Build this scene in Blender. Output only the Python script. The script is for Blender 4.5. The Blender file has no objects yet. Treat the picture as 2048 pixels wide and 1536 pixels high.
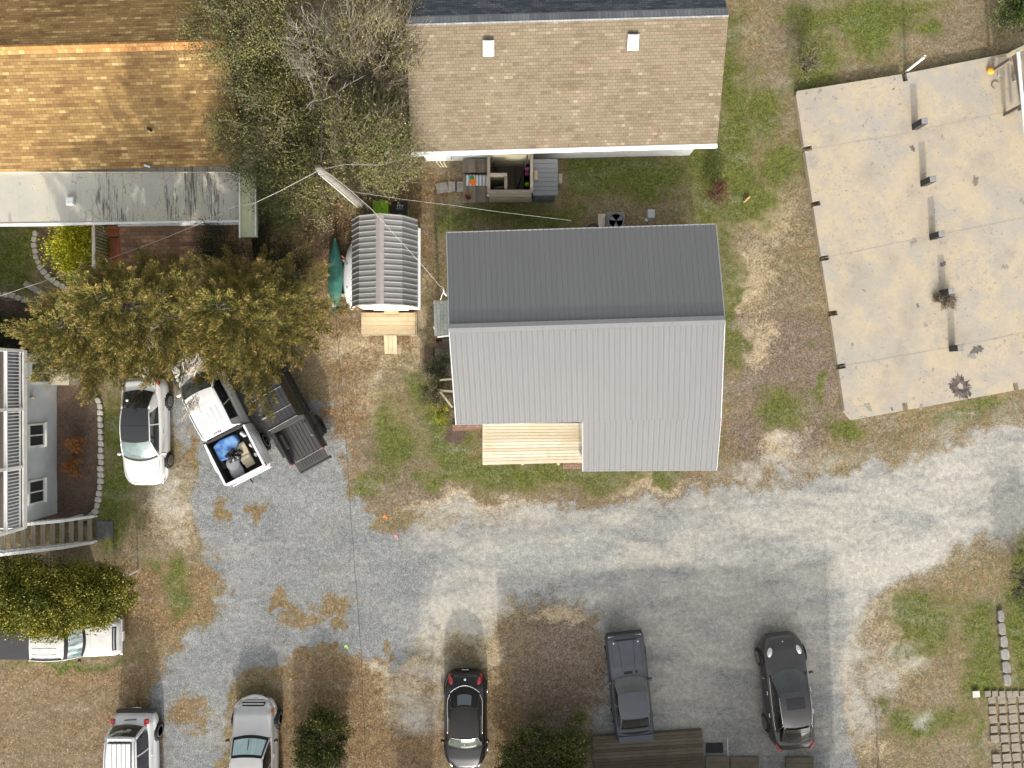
import bpy, math, random
import numpy as np
from mathutils import Vector, Matrix
random.seed(7); RNG = np.random.default_rng(11)
sc = bpy.context.scene
COL = sc.collection
# ---------------------------------------------------------------- camera, sky, sun, exposure
CAMH = 31.0; FPX = 1422.0                      # camera height, focal length in photo pixels
cd = bpy.data.cameras.new('camera'); cam = bpy.data.objects.new('camera', cd); COL.objects.link(cam)
cam.location = (0, 0, CAMH); cam.rotation_euler = (0, 0, 0)
cd.sensor_width = 36; cd.lens = FPX/2048*36; cd.clip_end = 3000
sc.camera = cam
SUN_EL = math.radians(22.5); TILT = math.radians(2.5)   # shadows fall to the north, a touch west
w = bpy.data.worlds.new('World'); sc.world = w; w.use_nodes = True
nt = w.node_tree; bg = nt.nodes['Background']
sky = nt.nodes.new('ShaderNodeTexSky'); sky.sky_type = 'NISHITA'; sky.sun_disc = False
sky.sun_elevation = SUN_EL; sky.sun_rotation = math.pi - TILT
sky.air_density = 1.6; sky.dust_density = 7.0; sky.ozone_density = 1.0
hs = nt.nodes.new('ShaderNodeHueSaturation'); hs.inputs['Saturation'].default_value = .16   # thin milky haze: nearly neutral skylight
nt.links.new(sky.outputs[0], hs.inputs['Color']); nt.links.new(hs.outputs[0], bg.inputs[0]); bg.inputs[1].default_value = 0.15
sd = bpy.data.lights.new('sun', 'SUN'); sd.energy = 2.15; sd.angle = math.radians(0.9); sd.color = (1.0, .91, .78)
sun = bpy.data.objects.new('sun', sd); COL.objects.link(sun)
sdir = Vector((math.sin(TILT)*math.cos(SUN_EL), -math.cos(TILT)*math.cos(SUN_EL), math.sin(SUN_EL)))
sun.rotation_euler = sdir.to_track_quat('Z', 'Y').to_euler(); sun.location = sdir*60
sc.view_settings.view_transform = 'Standard'; sc.view_settings.look = 'None'
sc.view_settings.exposure = 0.90; sc.view_settings.gamma = 1.0
sc.render.engine = 'CYCLES'
sc.cycles.max_bounces = 5; sc.cycles.transparent_max_bounces = 6

# ---------------------------------------------------------------- helpers
def P(px, py, z=0.0):
    s = (CAMH-z)/FPX
    return Vector(((px-1024)*s, (768-py)*s, z))
def tag(o, label=None, cat=None, group=None, kind=None):
    if label: o['label'] = label
    if cat: o['category'] = cat
    if group: o['group'] = group
    if kind: o['kind'] = kind
    return o
def thing(name, loc, label, cat, rz=0.0, group=None):
    o = bpy.data.objects.new(name, None); COL.objects.link(o)
    o.location = loc; o.rotation_euler = (0, 0, rz); o.empty_display_size = .2
    return tag(o, label, cat, group)
def wm(o):
    m = Matrix.Translation(o.location) @ o.rotation_euler.to_matrix().to_4x4()
    return wm(o.parent) @ m if o.parent else m
class MB:
    def __init__(s): s.v = []; s.f = []; s.M = None
    def av(s, p):
        p = Vector(p)
        if s.M is not None: p = s.M @ p
        s.v.append(tuple(p)); return len(s.v)-1
    def face(s, *pts): s.f.append([s.av(p) for p in pts]); return s
    def box(s, x0, x1, y0, y1, z0, z1):
        i = [s.av(p) for p in ((x0,y0,z0),(x1,y0,z0),(x1,y1,z0),(x0,y1,z0),(x0,y0,z1),(x1,y0,z1),(x1,y1,z1),(x0,y1,z1))]
        for q in ((0,3,2,1),(4,5,6,7),(0,1,5,4),(1,2,6,5),(2,3,7,6),(3,0,4,7)): s.f.append([i[k] for k in q])
        return s
    def cbox(s, c, d, rz=0, rx=0, ry=0):
        old = s.M; m = Matrix.Translation(c) @ Matrix.Rotation(rz,4,'Z') @ Matrix.Rotation(rx,4,'X') @ Matrix.Rotation(ry,4,'Y')
        s.M = m if old is None else old @ m
        s.box(-d[0]/2, d[0]/2, -d[1]/2, d[1]/2, -d[2]/2, d[2]/2); s.M = old; return s
    def beam(s, a, b, w, h=None, up=(0,0,1)):      # box from a to b
        a = Vector(a); b = Vector(b); h = h or w; d = (b-a); L = d.length; d = d/L
        u = Vector(up)
        if abs(d.dot(u)) > .98: u = Vector((0,1,0))
        x = d.cross(u).normalized(); y = x.cross(d).normalized()
        R = Matrix((x, d, y)).transposed().to_4x4(); old = s.M
        m = Matrix.Translation((a+b)/2) @ R; s.M = m if old is None else old @ m
        s.box(-w/2, w/2, -L/2, L/2, -h/2, h/2); s.M = old; return s
    def prism(s, poly, z0, z1):
        n = len(poly)
        a = [s.av((p[0], p[1], z0)) for p in poly]; b = [s.av((p[0], p[1], z1)) for p in poly]
        s.f.append(a[::-1]); s.f.append(b)
        for i in range(n): j = (i+1) % n; s.f.append([a[i], a[j], b[j], b[i]])
        return s
    def slab(s, top, t):                           # top: polygon of 3D points, thickness t downwards
        n = len(top); b = [s.av(p) for p in top]; a = [s.av((p[0], p[1], p[2]-t)) for p in top]
        s.f.append(b); s.f.append(a[::-1])
        for i in range(n): j = (i+1) % n; s.f.append([a[i], a[j], b[j], b[i]])
        return s
    def tube(s, pts, r, n=6, cap=True):
        pts = [Vector(p) for p in pts]; rs = r if isinstance(r, (list, tuple)) else [r]*len(pts); rings = []
        for k, p in enumerate(pts):
            d = (pts[min(k+1, len(pts)-1)]-pts[max(k-1, 0)]).normalized()
            u = Vector((0,0,1)) if abs(d.z) < .95 else Vector((1,0,0))
            x = d.cross(u).normalized(); y = d.cross(x).normalized()
            rings.append([s.av(p + (x*math.cos(2*math.pi*i/n) + y*math.sin(2*math.pi*i/n))*rs[k]) for i in range(n)])
        for k in range(len(pts)-1):
            for i in range(n): j = (i+1) % n; s.f.append([rings[k][i], rings[k+1][i], rings[k+1][j], rings[k][j]])
        if cap: s.f.append(rings[0]); s.f.append(rings[-1][::-1])
        return s
    def lathe(s, prof, n=20, c=(0,0,0), axis='Z'):   # profile (r, z)
        R = {'Z': Matrix.Identity(4), 'X': Matrix.Rotation(math.pi/2,4,'Y'), 'Y': Matrix.Rotation(-math.pi/2,4,'X')}[axis]
        old = s.M; m = Matrix.Translation(c) @ R; s.M = m if old is None else old @ m
        rings = [[s.av((r*math.cos(2*math.pi*i/n), r*math.sin(2*math.pi*i/n), z)) for i in range(n)] for r, z in prof]
        for k in range(len(prof)-1):
            for i in range(n): j = (i+1) % n; s.f.append([rings[k][i], rings[k][j], rings[k+1][j], rings[k+1][i]])
        if prof[0][0] > 1e-4: s.f.append(rings[0][::-1])
        if prof[-1][0] > 1e-4: s.f.append(rings[-1])
        s.M = old; return s
    def grid(s, fn, nu, nv):                       # fn(u,v) in 0..1 -> point
        idx = [[s.av(fn(i/nu, j/nv)) for i in range(nu+1)] for j in range(nv+1)]
        for j in range(nv):
            for i in range(nu): s.f.append([idx[j][i], idx[j][i+1], idx[j+1][i+1], idx[j+1][i]])
        return s
    def build(s, name, m, parent=None, smooth=False, bevel=0.0, world=False, solid=0.0, sub=0):
        me = bpy.data.meshes.new(name); vs = s.v
        if world and parent is not None:
            inv = wm(parent).inverted(); vs = [tuple(inv @ Vector(p)) for p in vs]
        me.from_pydata(vs, [], s.f); me.update(); me.materials.append(m)
        planar_uv(me)
        if smooth: me.shade_smooth()
        o = bpy.data.objects.new(name, me); COL.objects.link(o)
        if parent is not None: o.parent = parent
        if solid: md = o.modifiers.new('s', 'SOLIDIFY'); md.thickness = solid; md.offset = -1
        if bevel:
            md = o.modifiers.new('b', 'BEVEL'); md.width = bevel; md.segments = 2; md.limit_method = 'ANGLE'; md.angle_limit = .6
        if sub: md = o.modifiers.new('u', 'SUBSURF'); md.levels = sub; md.render_levels = sub
        return o
def planar_uv(me):                                 # metres along the horizontal and up the slope of every face
    n = len(me.polygons)
    if not n: return
    nl = len(me.loops)
    co = np.empty(len(me.vertices)*3, 'f'); me.vertices.foreach_get('co', co); co = co.reshape(-1, 3)
    no = np.empty(n*3, 'f'); me.polygons.foreach_get('normal', no); no = no.reshape(-1, 3)
    lt = np.empty(n, 'i'); me.polygons.foreach_get('loop_total', lt)
    lv = np.empty(nl, 'i'); me.loops.foreach_get('vertex_index', lv)
    u = np.stack([-no[:,1], no[:,0], np.zeros(n)], 1); l = np.linalg.norm(u, axis=1)
    flat = l < 1e-3; u[flat] = (1, 0, 0); l[flat] = 1; u /= l[:,None]
    v = np.cross(no, u); pi = np.repeat(np.arange(n), lt); p = co[lv]
    uv = np.stack([(p*u[pi]).sum(1), (p*v[pi]).sum(1)], 1).astype('f')
    L = me.uv_layers.new(name='UVMap'); L.data.foreach_set('uv', uv.ravel())
def raw(name, verts, faces_flat, per, m, parent=None, cols=None):   # fast mesh from numpy; per = verts per face
    me = bpy.data.meshes.new(name); nf = len(faces_flat)//per
    me.vertices.add(len(verts)); me.vertices.foreach_set('co', np.asarray(verts, 'f').ravel())
    me.loops.add(nf*per); me.loops.foreach_set('vertex_index', np.asarray(faces_flat, 'i'))
    me.polygons.add(nf); me.polygons.foreach_set('loop_start', np.arange(nf, dtype='i')*per)
    me.update(calc_edges=True); me.validate()
    if cols is not None:
        a = me.attributes.new('tone', 'FLOAT', 'POINT'); a.data.foreach_set('value', np.asarray(cols, 'f'))
    me.materials.append(m)
    o = bpy.data.objects.new(name, me); COL.objects.link(o)
    if parent is not None: o.parent = parent
    return o

# ---------------------------------------------------------------- material helpers
class NT:
    def __init__(s, name):
        s.m = bpy.data.materials.new(name); s.m.use_nodes = True; s.t = s.m.node_tree
        s.b = s.t.nodes['Principled BSDF']
    def n(s, typ, **k):
        o = s.t.nodes.new(typ)
        for a, b in k.items():
            if a.startswith('_'): o.inputs[a[1:]].default_value = b
            else: setattr(o, a, b)
        return o
    def l(s, a, b): s.t.links.new(a, b)
    def coord(s, kind='UV'): return s.n('ShaderNodeTexCoord').outputs[kind]
    def map(s, vec, sc=(1,1,1), loc=(0,0,0), rot=(0,0,0)):
        o = s.n('ShaderNodeMapping'); s.l(vec, o.inputs[0])
        o.inputs['Scale'].default_value = sc; o.inputs['Location'].default_value = loc; o.inputs['Rotation'].default_value = rot
        return o.outputs[0]
    def noise(s, vec, scale, detail=4, rough=.6, dist=0):
        o = s.n('ShaderNodeTexNoise'); s.l(vec, o.inputs['Vector'])
        o.inputs['Scale'].default_value = scale; o.inputs['Detail'].default_value = detail
        o.inputs['Roughness'].default_value = rough; o.inputs['Distortion'].default_value = dist
        return o.outputs[0]
    def vor(s, vec, scale, out='Distance', feature='F1'):
        o = s.n('ShaderNodeTexVoronoi', feature=feature); s.l(vec, o.inputs['Vector']); o.inputs['Scale'].default_value = scale
        return o.outputs[out]
    def ramp(s, fac, stops):
        o = s.n('ShaderNodeValToRGB'); s.l(fac, o.inputs[0]); e = o.color_ramp.elements
        while len(e) < len(stops): e.new(.5)
        for i, (p, c) in enumerate(stops):
            e[i].position = p; e[i].color = (c[0], c[1], c[2], 1) if isinstance(c, (tuple, list)) else (c, c, c, 1)
        return o.outputs[0]
    def mr(s, v, a, b, c=0, d=1, smooth=False):
        o = s.n('ShaderNodeMapRange'); s.l(v, o.inputs[0])
        if smooth: o.interpolation_type = 'SMOOTHSTEP'
        for i, x in zip((1,2,3,4), (a,b,c,d)): o.inputs[i].default_value = x
        return o.outputs[0]
    def math(s, op, a, b=None):
        o = s.n('ShaderNodeMath', operation=op)
        for i, x in enumerate((a, b)):
            if x is None: continue
            if isinstance(x, (int, float)): o.inputs[i].default_value = x
            else: s.l(x, o.inputs[i])
        return o.outputs[0]
    def mix(s, fac, a, b, mode='MIX'):
        o = s.n('ShaderNodeMix', data_type='RGBA', blend_type=mode)
        for i, x in ((0, fac), (6, a), (7, b)):
            if isinstance(x, (int, float)): o.inputs[i].default_value = x
            elif isinstance(x, (tuple, list)): o.inputs[i].default_value = (x[0], x[1], x[2], 1)
            else: s.l(x, o.inputs[i])
        return o.outputs[2]
    def attr(s, name): return s.n('ShaderNodeAttribute', attribute_name=name).outputs['Fac']
    def bump(s, h, strength=.5, dist=.02):
        o = s.n('ShaderNodeBump'); s.l(h, o.inputs['Height']); o.inputs['Strength'].default_value = strength
        o.inputs['Distance'].default_value = dist; s.l(o.outputs[0], s.b.inputs['Normal']); return o
    def done(s, col=None, rough=.8, metal=0, spec=.4, coat=0, coatr=.1):
        if col is not None:
            if isinstance(col, (tuple, list)): s.b.inputs['Base Color'].default_value = (col[0], col[1], col[2], 1)
            else: s.l(col, s.b.inputs['Base Color'])
        if isinstance(rough, (int, float)): s.b.inputs['Roughness'].default_value = rough
        else: s.l(rough, s.b.inputs['Roughness'])
        s.b.inputs['Metallic'].default_value = metal; s.b.inputs['Specular IOR Level'].default_value = spec
        s.b.inputs['Coat Weight'].default_value = coat; s.b.inputs['Coat Roughness'].default_value = coatr
        return s.m
def plain(name, c, rough=.7, var=.18, scale=6, metal=0, spec=.4, coat=0, bump=0, coatr=.08):
    t = NT(name); v = t.coord('Object'); nz = t.noise(v, scale, 5)
    f = t.mr(nz, .3, .7, 1-var, 1+var)
    col = t.mix(1.0, c, f, 'MULTIPLY')
    if bump: t.bump(t.noise(v, scale*6, 3), bump, .01)
    return t.done(col, rough, metal, spec, coat, coatr)
def boards(name, c1, c2, dirt=(.1,.08,.06), grain=(1,14,14), dirtamt=.35, rough=.8):   # random tone per board
    t = NT(name); v = t.coord('Object'); g = t.n('ShaderNodeNewGeometry').outputs['Random Per Island']
    col = t.mix(g, c1, c2)
    gr = t.noise(t.map(v, grain), 3, 5, .7)
    col = t.mix(1.0, col, t.mr(gr, .3, .75, .78, 1.15), 'MULTIPLY')
    st = t.mr(t.noise(v, 1.4, 5, .7), .48, .72, 0, dirtamt)
    col = t.mix(st, col, dirt); t.bump(gr, .3, .004)
    return t.done(col, rough, 0, .3)
def shingles(name, pal, w=.33, h=.14, mortar=(.05,.04,.03), big=((.9,.9,.9),(1.08,1.06,1.04)), run=1.0, ms=.006):
    t = NT(name); v = t.coord('UV')
    b = t.n('ShaderNodeTexBrick'); t.l(v, b.inputs['Vector']); b.offset = .5; b.inputs['Scale'].default_value = 1
    b.inputs['Brick Width'].default_value = w; b.inputs['Row Height'].default_value = h; b.inputs['Mortar Size'].default_value = ms
    b.inputs['Mortar Smooth'].default_value = .3
    b.inputs['Color1'].default_value = (0,0,0,1); b.inputs['Color2'].default_value = (1,1,1,1); b.inputs['Mortar'].default_value = (.5,.5,.5,1)
    # second brick layer: runs of the same blend along a course
    b2 = t.n('ShaderNodeTexBrick'); t.l(t.map(v, (1,1,1), (.11,0,0)), b2.inputs['Vector']); b2.offset = .37; b2.inputs['Scale'].default_value = 1
    b2.inputs['Brick Width'].default_value = w*2.3*run; b2.inputs['Row Height'].default_value = h; b2.inputs['Mortar Size'].default_value = 0
    b2.inputs['Color1'].default_value = (0,0,0,1); b2.inputs['Color2'].default_value = (1,1,1,1)
    f = t.mix(.55, b.outputs[0], b2.outputs[0])
    col = t.ramp(f, pal)
    col = t.mix(b.outputs['Fac'], col, mortar)
    n1 = t.ramp(t.noise(v, .5, 5, .65), [(.35, big[0]), (.65, big[1])])
    col = t.mix(1.0, col, n1, 'MULTIPLY')
    gr = t.noise(v, 90, 2); col = t.mix(1.0, col, t.mr(gr, .3, .7, .85, 1.13), 'MULTIPLY')
    sv = t.n('ShaderNodeSeparateXYZ'); t.l(v, sv.inputs[0])
    fr = t.math('FRACT', t.math('DIVIDE', sv.outputs[1], h))
    t.bump(t.math('ADD', t.math('MULTIPLY', fr, -1.0), t.math('MULTIPLY', b.outputs['Fac'], -.5)), .5, .008)
    return t.done(col, .92, 0, .2)
# ---------------------------------------------------------------- ground: one sheet, zones as vertex weights
def vnoise(x, y, s, seed):
    r = np.random.default_rng(seed); T = r.random((257, 257)); x = x*s+300.3; y = y*s+417.7
    xi = np.floor(x).astype(int); yi = np.floor(y).astype(int); fx = x-xi; fy = y-yi
    fx = fx*fx*(3-2*fx); fy = fy*fy*(3-2*fy); a = T[xi % 256, yi % 256]; b = T[(xi+1) % 256, yi % 256]
    c = T[xi % 256, (yi+1) % 256]; d = T[(xi+1) % 256, (yi+1) % 256]
    return (a*(1-fx)+b*fx)*(1-fy)+(c*(1-fx)+d*fx)*fy
def fbm(x, y, s, seed, o=4):
    t = 0; a = .5; n = 0
    for k in range(o): t = t+a*vnoise(x, y, s*2**k, seed+k*7); n += a; a *= .55
    return t/n
gx = np.concatenate([[-900,-300,-120,-60,-34], np.arange(-27, 27.01, .09), [34,60,120,300,900]])
gy = np.concatenate([[-900,-300,-120,-60,-30], np.arange(-21, 21.01, .09), [30,60,120,300,900]])
GX, GY = np.meshgrid(gx, gy); X = GX.ravel(); Y = GY.ravel()
WX = X+(fbm(X, Y, .5, 3)-.5)*1.9+(fbm(X, Y, 2.2, 33, 4)-.5)*.9; WY = Y+(fbm(X, Y, .5, 5)-.5)*1.9+(fbm(X, Y, 2.2, 35, 4)-.5)*.9
def zone(polys, soft=.35, warp=1.0):
    out = np.zeros(len(X)); x = X+(WX-X)*warp; y = Y+(WY-Y)*warp
    for pl in polys:
        q = np.array([tuple(P(a, b))[:2] for a, b in pl]); n = len(q); lo = q.min(0)-1.5; hi = q.max(0)+1.5
        m = (x > lo[0]) & (x < hi[0]) & (y > lo[1]) & (y < hi[1]); xs = x[m]; ys = y[m]
        ins = np.zeros(len(xs), bool); d = np.full(len(xs), 1e9)
        for i in range(n):
            x0, y0 = q[i]; x1, y1 = q[(i+1) % n]
            c = ((y0 > ys) != (y1 > ys)) & (xs < (x1-x0)*(ys-y0)/((y1-y0) or 1e-9)+x0); ins ^= c
            L = (x1-x0)**2+(y1-y0)**2+1e-9; t = np.clip(((xs-x0)*(x1-x0)+(ys-y0)*(y1-y0))/L, 0, 1)
            d = np.minimum(d, np.hypot(xs-x0-t*(x1-x0), ys-y0-t*(y1-y0)))
        sdv = np.where(ins, d, -d); out[m] = np.maximum(out[m], np.clip(.5+sdv/(2*soft), 0, 1))
    return out
def blobs(lst, f=1.0):                              # (px, py, rx, ry[px])
    out = np.zeros(len(X))
    for a, b, rx, ry in lst:
        c = P(a, b); k = 31/FPX
        r = np.hypot((WX-c.x)/(rx*k), (WY-c.y)/(ry*k)); out = np.maximum(out, np.clip((1.5-r)*.85, 0, 1)*f)
    return np.clip(out, 0, 1)
Z = {}
Z['gravel'] = np.maximum(zone([
 [(345,790),(500,780),(655,800),(668,900),(690,975),(735,985),(745,1045),(830,1062),(905,1062),(985,1040),(1060,1026),(1200,1012),(1340,1000),(1480,985),(1600,955),(1700,938),(1830,902),(1960,882),(2048,866),(2300,800),(2300,1010),(2048,1055),(1960,1086),(1880,1122),(1810,1160),(1760,1200),(1710,1260),(1690,1400),(1700,1600),(1190,1600),(1205,1330),(1195,1235),(1120,1175),(1010,1180),(900,1210),(845,1270),(790,1325),(735,1325),(650,1305),(600,1310),(560,1325),(470,1335),(440,1400),(436,1600),(318,1600),(312,1400),(326,1325),(350,1290),(405,1250),(452,1205),(440,1135),(400,1090),(385,1030),(398,960),(352,900)]],   .5),
 blobs([(735,1010,12,40),(735,1000,20,15)]))
brownp = blobs([(555,1195,35,18),(590,1225,50,20),(660,1200,50,28),(680,1245,30,14),(380,1430,38,34),(345,1300,30,22),(600,1300,28,14),(520,1028,18,12),(455,1020,16,26),(365,1180,16,20),(340,990,14,30),(370,1070,16,30),(375,900,14,50),(775,1340,30,30),(775,1290,8,16),(660,1290,30,14)])
Z['gravel'] *= 1-brownp
Z['pale'] = np.clip(zone([
 [(1000,1160),(1150,1125),(1330,1105),(1500,1090),(1640,1080),(1760,1060),(1900,1020),(2048,985),(2300,930),(2300,1020),(2048,1062),(1950,1092),(1870,1132),(1800,1168),(1760,1215),(1735,1300),(1752,1400),(1748,1460),(1705,1470),(1690,1250),(1660,1130),(1500,1128),(1330,1135),(1180,1160)],
 [(835,1025),(900,1015),(1000,1022),(1060,1025),(1000,1050),(900,1062),(840,1055)],
 [(1500,985),(1650,950),(1830,905),(2048,866),(2048,885),(1850,925),(1650,975),(1500,1010)],
 [(870,1165),(950,1160),(1000,1180),(980,1260),(900,1270),(870,1400),(850,1290)]], .7)*.85, 0, 1)
Z['pale'] = np.maximum(Z['pale'], zone([[(1330,1010),(1600,960),(2300,780),(2300,1060),(2048,1055),(1880,1122),(1760,1200),(1700,1240),(1680,1120),(1300,1140)]], 1.2)*.56)
Z['pale'] = np.maximum(Z['pale'], zone([[(1210,1140),(1640,1130),(1680,1300),(1640,1400),(1500,1500),(1230,1500)],[(1230,1150),(1600,1150),(1620,1300),(1560,1350),(1500,1450),(1330,1450),(1320,1300),(1230,1250)],[(860,1060),(1330,1020),(1330,1120),(1000,1170),(850,1150)]], 1.2)*.5)
Z['pale'] = np.maximum(Z['pale'], blobs([(860,1330,60,40),(820,1420,45,60),(760,1330,30,10),(350,990,40,60),(1575,885,24,26),(1560,940,60,16),(1500,960,30,20),(1780,1360,40,50),(1820,1320,50,30),(1870,1440,20,26),(1180,1195,70,22),(1700,1300,12,140)], .55))
Z['sand'] = blobs([(1700,1400,26,120),(1560,900,40,60),(350,1010,50,60),(920,1010,120,16),(850,660,14,150),(1740,1500,40,30),(1000,1290,25,60),(925,1230,70,60),(1500,560,60,80),(1510,700,30,60),(1540,440,50,40),(700,690,60,40),(1300,980,120,10)], .7)
Z['green'] = np.clip(np.maximum(zone([
 [(1430,0),(1475,0),(1470,120),(1500,140),(1495,330),(1520,420),(1480,440),(1440,450),(1395,440),(1395,300),(1440,290)],
 [(1560,0),(1900,0),(1850,40),(1760,110),(1700,130),(1660,60),(1600,100)],
 [(1120,320),(1390,320),(1390,400),(1240,395),(1120,400)],
 [(870,405),(1140,405),(1180,440),(1100,455),(880,460)],
 [(-200,450),(85,450),(75,560),(0,600),(-200,590)],
 [(190,800),(260,800),(262,960),(280,1040),(205,1090),(190,1030),(205,930)],
 [(835,760),(880,740),(905,850),(960,880),(965,925),(1160,930),(1260,945),(1200,975),(1000,985),(880,975),(850,900)],
 [(1440,455),(1470,455),(1470,740),(1440,720)],
 [(1915,1220),(1990,1210),(2005,1380),(1940,1390)],
 [(2010,1060),(2200,1060),(2200,1390),(2015,1380)],
 [(1940,1390),(1962,1390),(1968,1500),(1958,1530)]], .6)*.92,
 blobs([(1810,1300,30,20),(1790,1420,14,18),(1800,1440,16,14),(1690,860,60,18),(1980,820,50,20),(1630,790,14,25),(1620,700,8,20),(1420,700,6,60),(1500,420,60,40),(1540,360,40,30),(1380,1180,20,20),(330,1130,25,45),(1300,960,80,14),(1970,1480,10,40),(90,1240,60,10),(560,100,100,60),(150,1330,120,14),(1620,150,60,90),(1740,90,50,40),(1430,330,40,120),(860,800,24,60),(800,890,50,50),(980,940,90,28),(230,980,30,90),(780,880,60,80),(740,960,40,30),(1475,620,14,120),(1560,330,50,60),(350,1180,30,60),(880,960,60,20),(1080,960,200,22),(1460,300,30,150),(1860,1450,90,40),(1850,1250,60,60),(1560,820,60,40),(1935,850,60,12),(1860,60,40,24),(1520,230,40,60)], .85)), 0, 1)
Z['litter'] = np.clip(zone([
 [(525,400),(870,300),(880,440),(850,560),(860,700),(760,720),(640,730),(600,560)],
 [(640,700),(760,700),(700,900),(690,960),(660,880)],
 [(560,1300),(700,1310),(860,1330),(880,1600),(560,1600)],
 [(975,1320),(1040,1320),(1030,1600),(975,1600)],
 [(-200,1320),(310,1320),(310,1600),(-200,1600)],
 [(250,1120),(440,1130),(430,1200),(340,1290),(250,1280)]], .6), 0, 1)
Z['litter'] = np.maximum(Z['litter'], brownp*.55)
Z['sand'] = np.maximum(Z['sand'], blobs([(745,810,55,60),(790,720,40,40),(1800,1260,70,90)], .5))
Z['sand'] = np.maximum(Z['sand'], blobs([(835,1330,50,50),(800,1380,50,60),(760,1335,40,14),(990,1260,20,60),(1120,1225,70,16)], .75))
Z['litter'] *= 1-.55*zone([[(-200,1325),(240,1325),(310,1600),(-200,1600)]], 1.2)
Z['litter'] *= 1-.3*zone([[(575,1300),(700,1310),(720,1600),(570,1600)]], .8)
Z['dark'] = np.clip(zone([
 [(1035,1190),(1180,1200),(1200,1330),(1200,1480),(1020,1500),(1020,1300)],
 [(1470,620),(1660,640),(1690,860),(1600,940),(1480,960),(1450,860)],
 [(690,800),(760,830),(900,990),(1060,1000),(1340,985),(1470,960),(1470,985),(1200,1008),(960,1020),(840,1020),(740,990),(700,960)],
 [(780,1420),(880,1420),(880,1600),(780,1600)],
 [(1620,1260),(1680,1240),(1690,1600),(1640,1600)],[(1500,1200),(1600,1210),(1640,1290),(1580,1290),(1500,1260)]], .7)*.75, 0, 1)
Z['dark'] = np.maximum(Z['dark'], zone([[(-200,1325),(230,1325),(300,1600),(-200,1600)],[(600,1330),(700,1330),(700,1600),(600,1600)]], 1.0)*.45)
Z['dark'] = np.maximum(Z['dark'], blobs([(990,1015,24,26),(1066,1022,8,12),(1160,1240,14,40),(800,1450,50,40),(1120,1290,40,60),(1150,1350,16,16),(1095,1385,12,12),(840,1420,26,24),(990,1040,20,18),(900,1200,12,12),(885,1190,8,16),(1760,1190,20,24),(1780,1240,14,30),(1790,1300,30,22),(1185,1345,30,70),(920,870,30,14)], .9))
Z['mulch'] = np.clip(zone([[(60,755),(200,755),(202,900),(198,1010),(180,1045),(60,1060)], [(-200,595),(60,600),(120,640),(110,720),(-200,710)], [(75,455),(190,450),(190,540),(150,575),(110,555),(80,510)], [(885,690),(910,690),(915,850),(890,850)], [(890,855),(935,870),(920,890),(885,885)]], .12, .3), 0, 1)
Z['drive'] = np.clip(zone([[(985,1080),(1150,1060),(1250,1100),(1240,1180),(1100,1200),(985,1190)]], .9)*.9, 0, 1)
Z['track'] = zone([[(900,1000),(1340,960),(2300,760),(2300,1100),(1760,1240),(1690,1500),(1210,1500),(1190,1230),(900,1230)]], 1.5)
Z['patch'] = fbm(X, Y, .55, 91, 5)
H = (fbm(X, Y, .5, 41, 4)-.5)*.10+(fbm(X, Y, 5, 43, 3)-.5)*.03
inner = (np.abs(X) < 28) & (np.abs(Y) < 22); Hh = np.where(inner, H, 0)-.03
ny, nx = GX.shape; I = np.arange(nx*ny).reshape(ny, nx)
F = np.stack([I[:-1,:-1], I[:-1,1:], I[1:,1:], I[1:,:-1]], -1).reshape(-1, 4)
t = NT('ground_cover'); v = t.coord('Object')
nA = t.noise(v, 2.2, 8, .7, .3); nB = t.noise(v, 14, 6, .75); nC = t.noise(v, 42, 4, .8); nD = t.vor(v, 30, 'Distance'); nS = t.noise(t.map(v, (1, .35, 1)), 20, 6, .75, 1.5)
# dry winter turf: straw, olive and bare soil mixed at blade scale
nX = t.math('ADD', t.math('MULTIPLY', nB, .55), t.math('MULTIPLY', nC, .45))
dry = t.ramp(nX, [(.34, (.055,.038,.022)), (.45, (.145,.104,.060)), (.53, (.245,.185,.112)), (.62, (.40,.32,.205)), (.72, (.58,.50,.36))])
dry = t.mix(1.0, dry, (1.03, .99, .92), 'MULTIPLY')
dry = t.mix(t.mr(nA, .40, .66), dry, t.ramp(nC, [(.3, (.07,.075,.028)), (.7, (.20,.185,.095))]))
col = t.mix(t.mr(t.attr('patch'), .35, .65, 0, .5), dry, t.ramp(nB, [(.3, (.10,.075,.05)), (.7, (.30,.25,.18))]))
grain = t.math('ADD', t.math('MULTIPLY', t.math('SUBTRACT', nB, .5), 1.1), t.math('MULTIPLY', t.math('SUBTRACT', nC, .5), .9))
grain2 = t.math('ADD', t.math('MULTIPLY', t.math('SUBTRACT', nA, .5), 1.3), t.math('MULTIPLY', t.math('SUBTRACT', nB, .5), .9))
def layer(col, name, lc, k=1.0, gain=3.0, g=None):
    a = t.math('ADD', t.attr(name), t.math('MULTIPLY', g or grain, k))
    f = t.mr(a, .5-.5/gain, .5+.5/gain, 0, 1, True)
    return t.mix(f, col, lc)
col = layer(col, 'dark', t.ramp(nB, [(.28, (.062,.043,.032)), (.5, (.155,.116,.088)), (.72, (.32,.25,.20))]), 1.2, 1.1, grain2)
leaf = t.ramp(t.vor(v, 22, 'Color'), [(.2, (.10,.062,.032)), (.5, (.225,.138,.066)), (.8, (.40,.26,.125))])
leaf = t.mix(t.mr(nB, .35, .65), t.ramp(nC, [(.3, (.085,.066,.042)), (.7, (.205,.158,.10))]), leaf)
col = layer(col, 'litter', leaf, .8, 1.5, grain2)
col = layer(col, 'sand', t.ramp(nB, [(.3, (.27,.205,.125)), (.7, (.50,.41,.27))]), 1.4, 1.2, grain2)
grn = t.ramp(nB, [(.28, (.03,.042,.010)), (.48, (.088,.103,.024)), (.62, (.16,.165,.042)), (.8, (.25,.24,.09))])
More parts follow.
